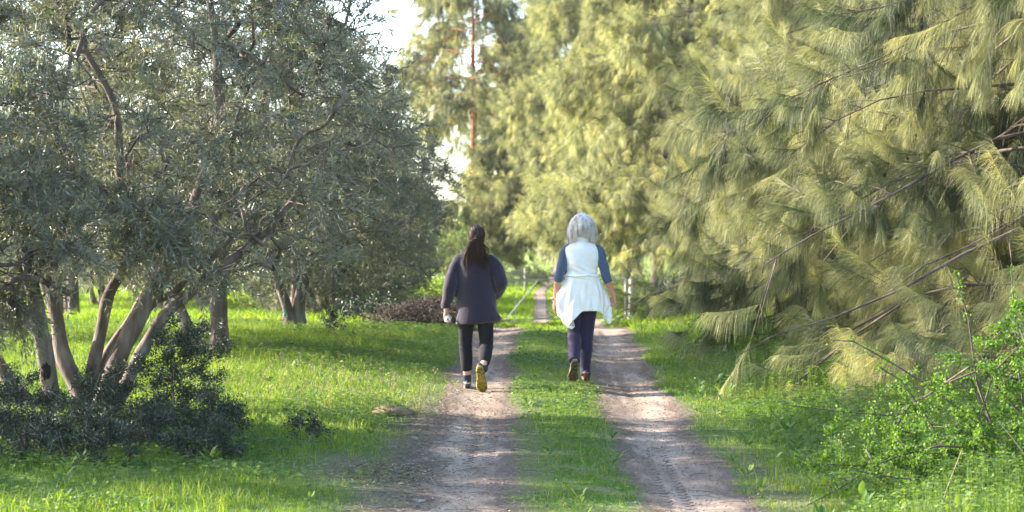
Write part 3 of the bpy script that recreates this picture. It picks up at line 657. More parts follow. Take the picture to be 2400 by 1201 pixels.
for i, (x, y) in enumerate([(-18.5, 74), (-14.8, 77), (-11, 75), (-7.4, 79), (-21, 84), (-12.6, 84), (-9, 88), (-5.6, 84), (-4.6, 70), (-5.4, 61)]):
    olives.append((o4, x, y, i*1.3, 1.35 if i < 8 else 1.1, ['leftmost big olive of the hedge-like row across the meadow', 'second big olive from the left in the far row', 'third big olive from the left in the far row', 'fourth big olive from the left in the far row', 'olive behind the leftmost one of the far row', 'olive in the gap behind the second and third of the far row', 'olive behind the third and fourth of the far row', 'olive of the far row closest to the path', 'olive beside the meadow just past the gate line', 'olive just left of the gate, beyond the orchard row'][i]))
for src, x, y, rz, sc, lab in olives: dup(src, (x, y, float(H(x, y))), rz, lab, sc)

# ------------------------------------------------------------------ pines with long drooping needles
def needles(acc, base, dirs, L_, n_per, nl, wd, droop=.9, tint0=.38, tipy=.32):
    """base (N,3) shoot starts, dirs (N,3): each shoot carries n_per needles"""
    N_ = len(base)
    s = U(0, 1, (N_, n_per))**.8
    bend = np.array([0, 0, .18])
    p = base[:, None]+dirs[:, None]*(L_[:, None]*s)[..., None]+bend*(L_[:, None]*s**2)[..., None]
    rd = rng.normal(size=(N_, n_per, 3)); rd = rd/np.linalg.norm(rd, axis=-1, keepdims=True)
    d = nrm(dirs[:, None]*(.5+.8*s[..., None])+rd*.6+np.array([0, 0, -.22]))
    ln = nl*U(.7, 1.15, (N_, n_per))*(1-.35*s)
    g = np.array([0, 0, -1.])
    dsh = np.where(U(0, 1, N_) < .16, U(.1, .45, N_), U(.75, 1.15, N_))[:, None]; dr = np.minimum(droop*dsh*(1.35-.95*s), 1)[..., None]
    q1 = p+d*ln[..., None]*.42+g*ln[..., None]*dr*.16
    d2 = nrm(d*(1-dr*.8)+g*dr*1.25)
    q2 = q1+d2*ln[..., None]*.58
    P = np.stack([p, q1, q2], 2).reshape(-1, 3, 3)
    n = len(P); Sd = nrm(np.cross(P[:, 2]-P[:, 0], rand_unit(n)))
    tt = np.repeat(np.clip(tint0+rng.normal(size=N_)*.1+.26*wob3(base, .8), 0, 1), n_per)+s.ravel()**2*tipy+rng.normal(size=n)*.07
    blade_batch(acc, P, np.full(n, wd), Sd, np.clip(tt, 0, .97), .35)
def make_pine(label, loc, Ht, Rm, cb, nprim, nshoot, nper, nl, wd, mat, lowbias=0.0, lean=(0, 0), cones=0, group=None, bark='pine_bark', tr=.17, shootl=.32, rot=0, prof=1.0):
    t = thing('pine_tree', label, 'pine tree', loc, rot, group)
    acc = Acc()
    K = 14; hz = np.linspace(-.1, Ht*.97, K); off = np.cumsum(rng.normal(size=(K, 2))*.05, axis=0)
    P = np.stack([off[:, 0]+lean[0]*hz/Ht, off[:, 1]+lean[1]*hz/Ht, hz], -1); P[0, :2] = 0
    rad = tr*(1-hz/Ht*.93)+.01; rad[0] *= 1.3
    tube_batch(acc, P[None], rad[None], 14)
    sh_b, sh_d = [], []; segs, segr = [], []
    for i in range(nprim):
        f = (i+U(0, 1))/nprim; f = f**(1+lowbias); h = cb+(Ht*.96-cb)*f
        az = U(0, 2*np.pi); rel = (h-cb)/(Ht-cb)
        Lb = Rm*prof*(1-.72*rel**1.6)*(.55+.45*min(1, rel*6+.45))*U(.65, 1.1)
        o = np.array([np.interp(h, hz, P[:, 0]), np.interp(h, hz, P[:, 1]), h])
        a = np.array([math.cos(az), math.sin(az), 0]); up = U(.15, .5)-.25*(1-rel)
        ss = np.linspace(0, 1, 8)[:, None]
        curve = o+a*Lb*ss+np.array([0, 0, 1.])*Lb*(up*ss-.42*ss**2)+np.cross(a, [0, 0, 1.])*Lb*.12*np.sin(ss*3+U(0, 6))+np.array([.3, .3, 1.])*Lb*.035*np.sin(ss*U(6, 10)+U(0, 6))
        r0 = .009+.010*Lb/2*(1-rel*.5)
        tube_batch(acc, curve[None], (r0*(1-.8*ss[:, 0]))[None], 6)
        nsub = int(11+Lb*6.5)
        for q in range(nsub):
            s0 = U(.22, 1)**.8; k = s0*7; k0 = min(int(k), 6); b = curve[k0]*(1-(k-k0))+curve[k0+1]*(k-k0)
            d = nrm((a*U(.2, .9)+np.cross(a, [0, 0, 1.])*U(-1, 1)+np.array([0, 0, U(-.55, .45)])))
            if wob3(b) < .06: continue
            if U(0, 1) < .45: d = nrm(d*.5+np.array([0, 0, -.8]))
            l = U(.25, .95)*(.45+.35*Lb/2)*(1.15-s0*.5)
            u = np.linspace(0, 1, 5)[:, None]; c2 = b+d*l*u+np.array([0, 0, -1.])*l*u**2*U(.0, .35)
            segs.append(c2); segr.append(.006*(1-.7*u[:, 0]))
            for z in range(3):
                uu = [1.0, U(.45, .8), U(.1, .6)][z]; kk = min(int(uu*4), 3)
                pb = c2[kk]*(1-(uu*4-kk))+c2[kk+1]*(uu*4-kk)
                sh_b.append(pb); sh_d.append(nrm(d+(0 if z == 0 else 1)*rand_unit(1)[0]*.8+np.array([0, 0, .1])))
    tube_batch(acc, np.array(segs), np.array(segr), 4)
    sh_b, sh_d = np.array(sh_b), np.array(sh_d)
    if len(sh_b) > nshoot:
        pr = np.ones(len(sh_b)); k = rng.choice(len(sh_b), nshoot, replace=False); sh_b, sh_d = sh_b[k], sh_d[k]
    link('trunk', acc.mesh('trunk', M[bark], True), t)
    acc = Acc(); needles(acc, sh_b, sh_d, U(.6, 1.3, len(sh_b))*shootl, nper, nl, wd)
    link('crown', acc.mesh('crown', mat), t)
    if cones:
        idx = rng.choice(len(sh_b), cones); c = np.repeat(sh_b[idx], 5, 0)+rng.normal(size=(cones*5, 3))*np.array([.03, .03, .12])
        f = fruits(len(c), c, .016); tag(link('cones', f.mesh('cones', M['cone']), t), 'small dark seed cones hanging in strings', kind='stuff')
    print('pine', label[:30], len(sh_b))
    return t
G = 'pines along the right side of the track'
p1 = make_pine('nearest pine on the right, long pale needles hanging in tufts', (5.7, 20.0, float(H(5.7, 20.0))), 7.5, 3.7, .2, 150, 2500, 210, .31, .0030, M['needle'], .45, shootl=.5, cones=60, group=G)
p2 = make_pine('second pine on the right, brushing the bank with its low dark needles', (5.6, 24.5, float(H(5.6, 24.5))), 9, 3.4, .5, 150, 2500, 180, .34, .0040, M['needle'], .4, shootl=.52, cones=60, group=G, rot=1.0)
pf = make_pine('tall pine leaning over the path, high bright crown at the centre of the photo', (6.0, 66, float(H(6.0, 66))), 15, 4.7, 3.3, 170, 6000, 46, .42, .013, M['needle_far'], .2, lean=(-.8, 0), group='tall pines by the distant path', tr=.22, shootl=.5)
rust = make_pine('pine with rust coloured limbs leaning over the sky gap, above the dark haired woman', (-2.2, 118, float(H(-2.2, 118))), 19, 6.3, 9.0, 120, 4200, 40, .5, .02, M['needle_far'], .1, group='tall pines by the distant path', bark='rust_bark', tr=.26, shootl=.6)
for src, x, y, rz, sc, lab in [
 (p2, 6.3, 30.5, 2.4, 1.0, 'third pine on the right, behind the grassy bank'),
 (p1, 6.0, 36.5, 4.1, 1.15, 'fourth pine on the right, dark shaded needles near the ground'),
 (p2, 7.3, 43, 5.3, 1.1, 'fifth pine on the right, mid way to the fence'),
 (p1, 8.6, 50, 2.0, 1.25, 'sixth pine on the right, just before the white fence post'),
 (p2, 8.6, 21.5, 3.1, 1.05, 'pine filling the right frame edge behind the nearest one'),
 (p1, 9.5, 29, .5, 1.3, 'pine second from the frame edge, behind the front row'),
 (p2, 10.5, 38, 1.4, 1.3, 'pine in the back row above the fourth front pine'),
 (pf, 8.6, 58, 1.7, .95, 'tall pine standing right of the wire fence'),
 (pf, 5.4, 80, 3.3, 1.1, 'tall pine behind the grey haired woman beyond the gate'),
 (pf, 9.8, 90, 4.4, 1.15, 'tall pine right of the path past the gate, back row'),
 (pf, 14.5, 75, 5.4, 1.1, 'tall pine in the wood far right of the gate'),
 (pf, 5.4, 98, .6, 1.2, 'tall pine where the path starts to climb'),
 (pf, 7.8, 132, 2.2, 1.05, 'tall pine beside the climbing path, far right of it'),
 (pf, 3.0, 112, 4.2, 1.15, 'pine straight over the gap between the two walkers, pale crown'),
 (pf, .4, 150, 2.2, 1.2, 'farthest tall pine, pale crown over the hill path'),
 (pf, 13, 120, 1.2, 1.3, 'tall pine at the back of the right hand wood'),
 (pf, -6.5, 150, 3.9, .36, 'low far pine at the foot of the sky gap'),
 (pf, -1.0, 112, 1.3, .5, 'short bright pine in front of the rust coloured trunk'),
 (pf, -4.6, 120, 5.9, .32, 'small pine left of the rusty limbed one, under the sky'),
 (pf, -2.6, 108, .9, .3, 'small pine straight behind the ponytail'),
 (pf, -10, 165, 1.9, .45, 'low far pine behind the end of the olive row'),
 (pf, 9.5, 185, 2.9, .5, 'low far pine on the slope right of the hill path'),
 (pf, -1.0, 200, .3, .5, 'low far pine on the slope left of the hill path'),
]: dup(src, (x, y, float(H(x, y))), rz, lab, sc)
# one branch of a dark needled pine hanging into the top right corner
def corner_branch():
    t = thing('overhanging_branch', 'dark green needle branch hanging into the top right corner', 'branch', (2.9, 12.4, 3.3))
    ss = np.linspace(0, 1, 8)[:, None]; base = np.array([1.0, .3, .55]); end = np.array([-.12, 0, -.06])
    c = base*(1-ss)+end*ss+np.array([0, 0, .12])*np.sin(ss*3.14)
    acc = Acc(); tube_batch(acc, c[None], (.016*(1-.7*ss[:, 0]))[None], 7); 
    b, d = [], []
    for q in range(46):
        s0 = U(.3, 1); k = min(int(s0*7), 6); f = s0*7-k; pb = c[k]*(1-f)+c[k+1]*f; dd = nrm(np.array([-.5, 0, -.35])+rand_unit(1)[0]*.9)
        e = pb+dd*U(.08, .25); tube_batch(acc, np.stack([pb, (pb+e)/2, e])[None], np.array([[.005, .004, .003]]), 4); b.append(pb+(e-pb)*.4); d.append(dd)
    link('bough', acc.mesh('bough', M['pine_bark'], True), t)
    acc = Acc(); needles(acc, np.array(b), np.array(d), np.full(len(b), .16), 90, .15, .0022, .3, .05, .05)
    link('needles', acc.mesh('needles', M['needle']), t)
corner_branch()

# ------------------------------------------------------------------ shrubs
def make_shrub(name, label, cat, loc, stems, targets, leafmat, stemmat, nleaf, ll, lw, per=5, tip=.0022, rad=.008, rnd=True, arch=0.0, group=None, spread=.02, upl=.3, bare_tip=0, sc=1.0):
    t = thing(name, label, cat, loc, 0, group)
    sk = Skel()
    for s_ in stems: sk.path(s_, np.linspace(rad, rad*.4, len(s_)))
    sk.grow(targets, 4, .08, sag=0 if arch == 0 else -arch)
    acc = Acc(); sk.tubes(acc, tip); link('stems', acc.mesh('stems', stemmat, True), t)
    A = np.array(sk.P); Rr = sk.radii(tip); thin = np.where((Rr < rad*.6))[0]
    thin = np.array([i for i in thin if sk.par[i] >= 0])
    n = nleaf//per; k = rng.choice(thin, n); pr = np.array([sk.par[i] for i in k]); u = U(0, 1, n)[:, None]; base = A[k]*u+A[pr]*(1-u); d0 = nrm(A[k]-A[pr])
    acc = Acc(); tn = np.clip(.45+rng.normal(size=n)*.22, 0, 1)
    for q in range(per):
        D = nrm(d0*.4+rand_unit(n)+np.array([0, 0, upl])); f = round_leaf_batch if rnd else leaf_batch
        f(acc, base+rng.normal(size=(n, 3))*spread, D, rand_unit(n)+np.array([0, 0, .7]), U(*ll, n), U(*lw, n), np.clip(tn+rng.normal(size=n)*.08, 0, 1))
    link('foliage', acc.mesh('foliage', leafmat), t)
    return t
def upright_shrub(label, x, y, w, h, dens, group='dark evergreen suckers round the olive trunks', name='evergreen_shrub'):
    ns = max(3, int(w*12)); stems = []
    for i in range(ns):
        a = U(0, 6.28); r = U(0, .55)*w; hh = h*U(.5, .95)
        stems.append([(r*math.cos(a)*.4, r*math.sin(a)*.3, -.02), (r*math.cos(a)*.8, r*math.sin(a)*.5, hh*.5), (r*math.cos(a), r*math.sin(a)*.6, hh)])
    w, h, dens = w*1.12, h*1.2, dens*1.25
    T = ellipsoid_pts(int(45*dens), [(0, 0, h*.42, w, w*.6, h*.45), (w*.15, 0, h*.72, w*.5, w*.4, h*.35)], .25)
    return make_shrub(name, label, 'shrub', (x, y, float(H(x, y))), stems, T, M['sucker_leaf'], M['twig'], int(3000*dens), (.016, .03), (.008, .014), per=4, spread=.025, group=group, rnd=True)
upright_shrub('tallest dark small-leaved shrub, right of the nearest olive trunks', -2.75, 17.3, .42, .78, 2.6)
upright_shrub('dark shrub hiding the foot of the nearest olive trunks', -3.35, 17.2, .5, .42, 2.2)
upright_shrub('dark leafy shrub at the left frame edge in front of the olive', -3.95, 16.6, .55, .45, 2.4)
upright_shrub('low dark shrub between the tallest one and the soil patch', -2.35, 16.4, .35, .36, 1.3)
upright_shrub('dark shrub in front of the tallest one, at the grass edge', -2.75, 15.9, .36, .34, 1.2)
upright_shrub('small dark shrub out on the open grass, nearest the left track', -1.6, 16.6, .22, .2, .25)
upright_shrub('dark shrub in the left corner behind the tall bright grass', -3.5, 15.3, .55, .34, 1.9)
upright_shrub('dark shrub at the bottom left, before the knotted stem', -3.05, 15.1, .45, .36, 1.6)
upright_shrub('dark shrub rooted where green gives way to the brown soil patch', -2.2, 15.3, .36, .26, 1.0)
upright_shrub('tiny dark sprig of shrub at the foot of the third olive tree', -2.3, 27.2, .25, .3, .5)
upright_shrub('dark sprouts round the base of the second olive trunk', -3.35, 23.2, .4, .38, .9)

def bramble():
    # arching thorny shrub with fresh leaves, right foreground; local coords about its base
    bx, by = 2.95, 13.2; bz = float(H(bx, by))
    def q(u, v, dy): d = by+dy; return ((u-1200)/5000*d-bx, dy, 1.6-(v-600)/5000*d-bz)
    stems = [
     [q(2440, 1180, 0), q(2330, 1080, 0), q(2290, 1050, 0), q(2200, 1045, -.05), q(2120, 1065, -.1), q(2050, 1090, -.1), q(1960, 1150, -.15), q(1890, 1185, -.2)],
     [q(2430, 1100, .2), q(2370, 1060, .2), q(2300, 1000, .2), q(2200, 920, .2), q(2090, 850, .25), q(2000, 800, .3), q(1945, 797, .3)],
     [q(2400, 1150, .3), q(2300, 960, .4), q(2270, 860, .4), q(2100, 975, .4), q(1980, 965, .4), q(1850, 950, .4)],
     [q(2420, 900, .5), q(2300, 865, .5), q(2200, 905, .5), q(2100, 970, .4)],
     [q(2380, 1150, .3), q(2290, 900, .5), q(2270, 750, .5), q(2240, 640, .5)],
     [q(2420, 1100, .6), q(2385, 850, .6), q(2375, 700, .6), q(2370, 620, .6)],
     [q(2350, 1180, -.1), q(2290, 1000, 0), q(2330, 870, 0), q(2400, 800, 0)],
     [q(2450, 1150, 0), q(2250, 1130, -.2), q(2100, 1120, -.3), q(1990, 1100, -.3)],
     [q(2420, 1000, .3), q(2330, 900, .3), q(2290, 840, .3), q(2360, 760, .3)],
     [q(2300, 1180, 0), q(2220, 1060, 0), q(2160, 960, .1), q(2110, 890, .1), q(2060, 860, .1)],
    ]
    T = ellipsoid_pts(620, [(-.2, .2, .34, .75, .6, .36), (.1, .4, .5, .7, .6, .5), (-.75, .3, .2, .5, .45, .24), (-.1, .0, .15, .8, .4, .25), (.4, .3, .75, .4, .5, .5)], .2)
    return make_shrub('thorn_bush', 'arching thorny bush with fresh light green leaves in the right foreground', 'bush', (bx, by, bz), stems, T, M['bush_leaf'], M['bush_stem'], 27000, (.013, .023), (.011, .019), per=5, tip=.0019, rad=.0085, spread=.014, upl=.3)
bramble()
def low_bush(label, x, y, w, h, mat, n=2600, ll=(.05, .1), lw=(.03, .06), name='bush', group=None, stemmat='twig'):
    stems = [[(0, 0, -.05), (w*.3*math.cos(a), w*.3*math.sin(a), h*.4), (w*.6*math.cos(a), w*.6*math.sin(a), h*.75)] for a in (0, 1.3, 2.6, 3.9, 5.1)]
    T = ellipsoid_pts(90, [(0, 0, h*.45, w, w*.7, h*.5), (w*.3, 0, h*.6, w*.5, w*.5, h*.4), (-w*.4, 0, h*.5, w*.45, w*.5, h*.45)], .3)
    return make_shrub(name, label, 'bush', (x, y, float(H(x, y))), stems, T, mat, M[stemmat], n, ll, lw, per=5, tip=.006, rad=.02, spread=.08, group=group)
low_bush('grey green bush by the ditch, left of the distant path', 0.3, 104, 1.5, 1.3, M['grey_bush'], group='grey bushes past the gate')
low_bush('dark grey bush between the two walkers, under the hill path', 1.4, 112, 1.1, 1.1, M['grey_bush'], group='grey bushes past the gate')
low_bush('dense green bush at the left end of the grey bushes', -1.6, 100, 1.6, 1.8, M['clover'], group='grey bushes past the gate')
low_bush('leafy bush under the pines right of the gate', 5.2, 88, 1.6, 1.7, M['grey_bush'], group='grey bushes past the gate')
low_bush('bright green shrub low in the sky gap left of the pines', -2.6, 92, 1.8, 3.4, M['clover'], n=4000, group='grey bushes past the gate')
low_bush('shaded bush at the foot of the right hand pines', 3.7, 44, .8, .7, M['grey_bush'], ll=(.03, .05), lw=(.015, .03), group='grey bushes past the gate')

low_bush('added dark thicket standing in for shaded needles under the third right hand pine', 3.75, 34, .85, .9, M['sucker_leaf'], n=5200, ll=(.06, .13), lw=(.008, .014), group='added dark thickets on the right bank')  # added dark leaves stand in for pine needles in deep shade
low_bush('added dark thicket standing in for shaded needles farther along the right bank, before the posts', 3.6, 41, .95, 1.15, M['sucker_leaf'], n=5200, ll=(.07, .15), lw=(.01, .016), group='added dark thickets on the right bank')  # likewise added: dark foliage in place of shaded low pine boughs
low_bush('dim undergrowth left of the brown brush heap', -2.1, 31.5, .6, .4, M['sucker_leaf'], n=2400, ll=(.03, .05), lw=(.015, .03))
def brush_heap():
    t_ = Acc(); n = 1500; c = rng.normal(size=(n, 3))*np.array([.38, .3, .09])+np.array([0, 0, .2]); c[:, 2] = np.abs(c[:, 2])*np.clip(1.2-np.abs(c[:, 0])*.8, .2, 1)
    d = nrm(rng.normal(size=(n, 3))*np.array([1, .6, .45])); l = U(.1, .45, n)
    s = np.array([-1, 0, 1.])[None, :, None]; P = c[:, None]+d[:, None]*l[:, None, None]*s*.5+rng.normal(size=(n, 3, 3))*.02; P[..., 2] = np.maximum(P[..., 2], .005)
    tube_batch(t_, P, np.repeat(U(.002, .006, n)[:, None], 3, 1), 3, U(0, 1, n))
    for q in range(4):
        leaf_batch(t_, c+rng.normal(size=(n, 3))*.06, rand_unit(n), rand_unit(n), U(.03, .06, n), U(.01, .016, n), U(0, 1, n))
    o = link('brush_heap', t_.mesh('brush_heap', M['brush']), loc=(-1.15, 30.3, float(H(-1.15, 30.3)))); tag(o, 'low heap of dead brown twigs beside the dark haired woman', 'brush heap')
brush_heap()
def dry_stalks():
    # a few pale bent reeds bottom right, each a thing
    def reed(pts, label, r=.004):
        acc = Acc(); P = np.array(pts); u = np.linspace(0, 1, len(P))
        tube_batch(acc, P[None]-P[0], np.linspace(r, r*.5, len(P))[None], 6, np.array([.8]))
        o = link('dry_stalk', acc.mesh('dry_stalk', M['dry'], True), loc=tuple(P[0])); tag(o, label, 'dry stalk', 'dry stalks in the right foreground')
    def w(u, v, d): return ((u-1200)/5000*d, d, 1.6-(v-600)/5000*d)
    reed([w(2195, 1215, 12.6), w(2225, 1130, 12.6), w(2254, 1055, 12.6)], 'pale dry stalk leaning right, leftmost of the bottom right corner')
    reed([w(2325, 1210, 12.5), w(2305, 1150, 12.5), w(2291, 1098, 12.5)], 'upright pale dry stalk between two others at the bottom right')
    reed([w(2275, 1215, 12.5), w(2262, 1190, 12.5), w(2243, 1176, 12.5)], 'shortest pale stalk at the bottom edge', .003)
    reed([w(2420, 1090, 12.7), w(2375, 1030, 12.7), w(2336, 983, 12.7)], 'straight pale straw at the right edge over the thorn bush', .003)
    acc = Acc()
    n = 70; bx = U(2.35, 2.75, n); by = U(12.0, 12.6, n); h = U(.12, .3, n); lean = np.stack([U(-.2, 1.2, n), U(-.4, .2, n), np.zeros(n)], -1); t = np.linspace(0, 1, 6)[None, :, None]
    P = np.stack([bx, by, H(bx, by)], -1)[:, None]+h[:, None, None]*(t*np.array([0, 0, 1.])*(1-.4*t**2)+lean[:, None]*t**2)
    az = U(0, np.pi, n); blade_batch(acc, P, U(.004, .008, n), np.stack([np.cos(az), np.sin(az), 0*az], -1), U(.2, .6, n), .1)
    tag(link('bluish_grass', acc.mesh('bluish_grass', M['grey_bush'])), 'grey blue grass blades at the bottom right corner', kind='stuff')
    # dry weed stalks on the right bank by the dark needles
    acc = Acc(); n = 160; x = U(2.6, 4.6, n); y = U(26.5, 30.5, n); h = U(.25, .6, n); P0 = np.stack([x, y, H(x, y)], -1); ln = np.stack([rng.normal(size=n)*.12, rng.normal(size=n)*.12, np.ones(n)], -1)
    tube_batch(acc, np.stack([P0, P0+ln*h[:, None]*.5, P0+ln*h[:, None]], 1), np.tile([.004, .003, .002], (n, 1)), 3, U(0, .8, n))
    tag(link('weed_stalks', acc.mesh('weed_stalks', M['dry'])), 'thin dry weed stalks standing along the right bank', kind='stuff')
dry_stalks()

# ------------------------------------------------------------------ gate, fence
def bar(parent, name, a, b, r, mat, sides=8):
    acc = Acc(); P = np.array([a, b], float); tube_batch(acc, P[None], np.array([[r, r]]), sides)
    V = acc.V[0]; cap = [np.arange(sides)[None], (np.arange(sides)+sides)[None]]
    me = mesh_from(name, V, [acc.Q[0], np.concatenate(cap)], mat)
    return link(name, me, parent)
gy = 62.0; gz = float(gprof(gy))
gate = thing('metal_gate', 'long galvanised tube gate with crossing braces across the path', 'gate', (0, gy, gz))
x0, x1, zt, zb = -.95, 3.3, 1.22, .05
bar(gate, 'rail', (x0, 0, zt+.02), (x1, 0, zt+.02), .024, M['galv']); bar(gate, 'rail', (x0, 0, zb), (x1, 0, zb+.08), .022, M['galv'])
bar(gate, 'upright', (x0, 0, zb-.03), (x0, 0, zt+.05), .03, M['galv']); bar(gate, 'upright', (x1, 0, zb+.05), (x1, 0, zt+.05), .03, M['galv'])
bar(gate, 'brace', (-.2, .04, zb), (.76, .04, zt), .015, M['whitepost']); bar(gate, 'brace', (.8, .04, zt), (2.0, .04, zb+.1), .012, M['galv'])
for xx in (.1, .95, 1.6, 2.4): bar(gate, 'wire', (xx, -.04, zb), (xx+.02, -.04, zt), .006, M['galv'], 5)
def post(label, x, y, h, r, mat, rag=False, group='fence posts beside the gate'):
    t = thing('fence_post', label, 'fence post', (x, y, float(H(x, y))), 0, group)
    bar(t, 'shaft', (0, 0, -.1), (.03, 0, h), r, mat)
    if rag: bar(t, 'marker_tape', (-.06, 0, h*.86), (.06, -.03, h*.84), .045, M['orange_tape'])
post('white post with a scrap of orange tape at the right end of the gate', 3.42, 61.9, 1.25, .05, M['whitepost'], True)
post('thin dark fence post right of the white one', 3.95, 61.5, .95, .03, M['oldwood'])
post('thinnest dark fence post, second right of the white one', 4.5, 61.2, .95, .026, M['oldwood'])
post('grey gate post at the left end, behind the dark haired woman', -1.05, 61.9, 1.3, .06, M['oldwood'])
fe = thing('rail_fence', 'weathered grey rail fence crossing in front of the distant bushes', 'fence', (-1.5, 98, float(H(-1.5, 98))))
bar(fe, 'rail', (0, 0, .95), (4.2, 0, .6), .035, M['oldwood']); bar(fe, 'rail', (0, -.02, .5), (4.2, .1, .42), .03, M['oldwood'])
for xx in (.1, 2.1, 4.1): bar(fe, 'post', (xx, .08, -.1), (xx, .08, 1.05), .045, M['oldwood'])
tg = Acc(); tube_batch(tg, np.array([[(0, 0, 0), (.01, 0, .09)]]), np.array([[.012, .012]]), 6)
M['teal'] = solid_mat('teal', [(.3, (.03, .35, .4)), (.7, (.05, .45, .5))], 10, .5)
o = link('plastic_tag', tg.mesh('plastic_tag', M['teal']), loc=(-2.98, 27.9, float(H(-2.98, 27.9))+.18)); tag(o, 'small teal plastic tag on a stem of the third olive', 'tag')
#PEOPLE
# ------------------------------------------------------------------ people
def loft(pts, ra, rb=None, sides=20, fixed=True, caps=.35):
    """closed tube through pts; ra = half width (x / first axis), rb = half depth; rounded caps"""
    P = np.array(pts, float); ra = np.array(ra, float); rb = ra if rb is None else np.array(rb, float)
    K = len(P)
    u = np.linspace(0, K-1, (K-1)*5+1); k = np.clip(u.astype(int), 0, K-2); f = u-k
    def cr(A):
        A = A if A.ndim == 2 else A[:, None]
        Pp = np.vstack([2*A[0]-A[1], A, 2*A[-1]-A[-2]]); g = f[:, None]
        a, b, c, d = Pp[k], Pp[k+1], Pp[k+2], Pp[k+3]
        return .5*((2*b)+(-a+c)*g+(2*a-5*b+4*c-d)*g**2+(-a+3*b-3*c+d)*g**3)
    P, ra, rb = cr(P), np.maximum(cr(ra)[:, 0], .002), np.maximum(cr(rb)[:, 0], .002)
    T = np.gradient(P, axis=0); T = nrm(T)
    # rounded caps
    def capp(i, sg):
        out = []
        for a in (.35, .7, .93):
            out.append((P[i]+T[i]*sg*caps*min(ra[i], rb[i])*math.sin(a*math.pi/2)*1.0, ra[i]*math.cos(a*math.pi/2), rb[i]*math.cos(a*math.pi/2)))
        return out
    st = capp(0, -1)[::-1]; en = capp(-1, 1)
    P2 = np.vstack([[c[0] for c in st], P, [c[0] for c in en]]); ra = np.concatenate([[c[1] for c in st], ra, [c[1] for c in en]]); rb = np.concatenate([[c[2] for c in st], rb, [c[2] for c in en]])
    T = np.vstack([np.repeat(T[:1], 3, 0), T, np.repeat(T[-1:], 3, 0)]); K = len(P2)
    X = np.array([1., 0, 0])
    if fixed: A = nrm(X-T*(T@X)[:, None])
    else:
        A = np.zeros_like(T); ref = X if abs(T[0][0]) < .8 else np.array([0, 1., 0]); a = ref
        for i in range(K):
            a = a-T[i]*(a@T[i]); a = a/np.linalg.norm(a); A[i] = a
    B = np.cross(T, A)
    an = np.arange(sides)*2*np.pi/sides
    V = P2[:, None]+A[:, None]*(np.cos(an)[None, :, None]*ra[:, None, None])+B[:, None]*(np.sin(an)[None, :, None]*rb[:, None, None])
    V = V.reshape(-1, 3); j, i = np.meshgrid(np.arange(K-1), np.arange(sides), indexing='ij')
    Q = np.stack([j*sides+i, j*sides+(i+1) % sides, (j+1)*sides+(i+1) % sides, (j+1)*sides+i], -1).reshape(-1, 4)
    n = len(V); V = np.vstack([V, P2[0]-T[0]*.0005, P2[-1]+T[-1]*.0005]); i = np.arange(sides)
    T3 = np.concatenate([np.stack([np.full(sides, n), (i+1) % sides, i], -1), np.stack([np.full(sides, n+1), (K-1)*sides+i, (K-1)*sides+(i+1) % sides], -1)])
    return V, Q, T3
def fuse(name, parts, voxel, mat, parent, smooth=3, sfac=.6, fn=None):
    """join closed lofts into one continuous skin"""
    acc = Acc()
    for V, Q, T in parts: acc.add(V, Q=Q, T=T)
    o = link(name, acc.mesh(name, mat, True))
    md = o.modifiers.new('r', 'REMESH'); md.mode = 'VOXEL'; md.voxel_size = voxel; md.use_smooth_shade = True
    sm = o.modifiers.new('s', 'SMOOTH'); sm.iterations = smooth; sm.factor = sfac
    bpy.context.view_layer.update()
    ev = o.evaluated_get(bpy.context.evaluated_depsgraph_get()); me = bpy.data.meshes.new_from_object(ev)
    o.modifiers.clear(); old = o.data; o.data = me; me.name = name; bpy.data.meshes.remove(old)
    if not me.materials: me.materials.append(mat)
    n = len(me.vertices); co = np.empty(n*3, np.float32); me.vertices.foreach_get('co', co); co = co.reshape(-1, 3)
    if fn:
        nr = np.empty(n*3, np.float32); me.vertices.foreach_get('normal', nr); nr = nr.reshape(-1, 3)
        co = fn(co.astype(float), nr.astype(float)); me.vertices.foreach_set('co', co.astype(np.float32).ravel())
    me.polygons.foreach_set('use_smooth', np.ones(len(me.polygons), bool)); me.update()
    o.parent = parent
    return o
def hand(wrist, fdir, side, palm_n, curl=1.0, ln=.175):
    """palm plus four fingers and a thumb; fdir points to the finger tips, side towards the thumb"""
    f = nrm(np.array(fdir, float)); s = np.array(side, float); s = nrm(s-f*(f@s)); pn = np.cross(f, s)
    if pn@np.array(palm_n, float) < 0: pn = -pn
    w = np.array(wrist, float); out = []
    pl = ln*.5
    for off in (-.024, -.008, .008, .024):
        out.append(loft([w+s*off*.6, w+f*pl*.5+s*off, w+f*pl+s*off*1.05], [.013, .014, .011], [.013, .014, .011], 10, False))
    for q, (off, l) in enumerate(((.028, .070), (.010, .080), (-.009, .074), (-.027, .058))):
        p = w+f*pl*.94+s*off; pts = [p]; a = 0.0
        for seg, (fr, b) in enumerate(((.42, .35), (.32, .75), (.26, .6))):
            a += b*curl*(1+.08*q); d = f*math.cos(a)+pn*math.sin(a); p = p+d*l*fr; pts.append(p)
        out.append(loft(pts, [.0095, .009, .008, .0065], None, 8, False, .8))
    p = w+f*pl*.22+s*.022; d1 = nrm(f*.6+s*.65+pn*.3*curl); d2 = nrm(f*.85+s*.1+pn*.5*curl)
    out.append(loft([p-s*.01, p+d1*.034, p+d1*.034+d2*.03, p+d1*.034+d2*.03+nrm(f*.8+pn*.7*curl-s*.1)*.024], [.013, .011, .0095, .007], None, 8, False, .8))
    return out
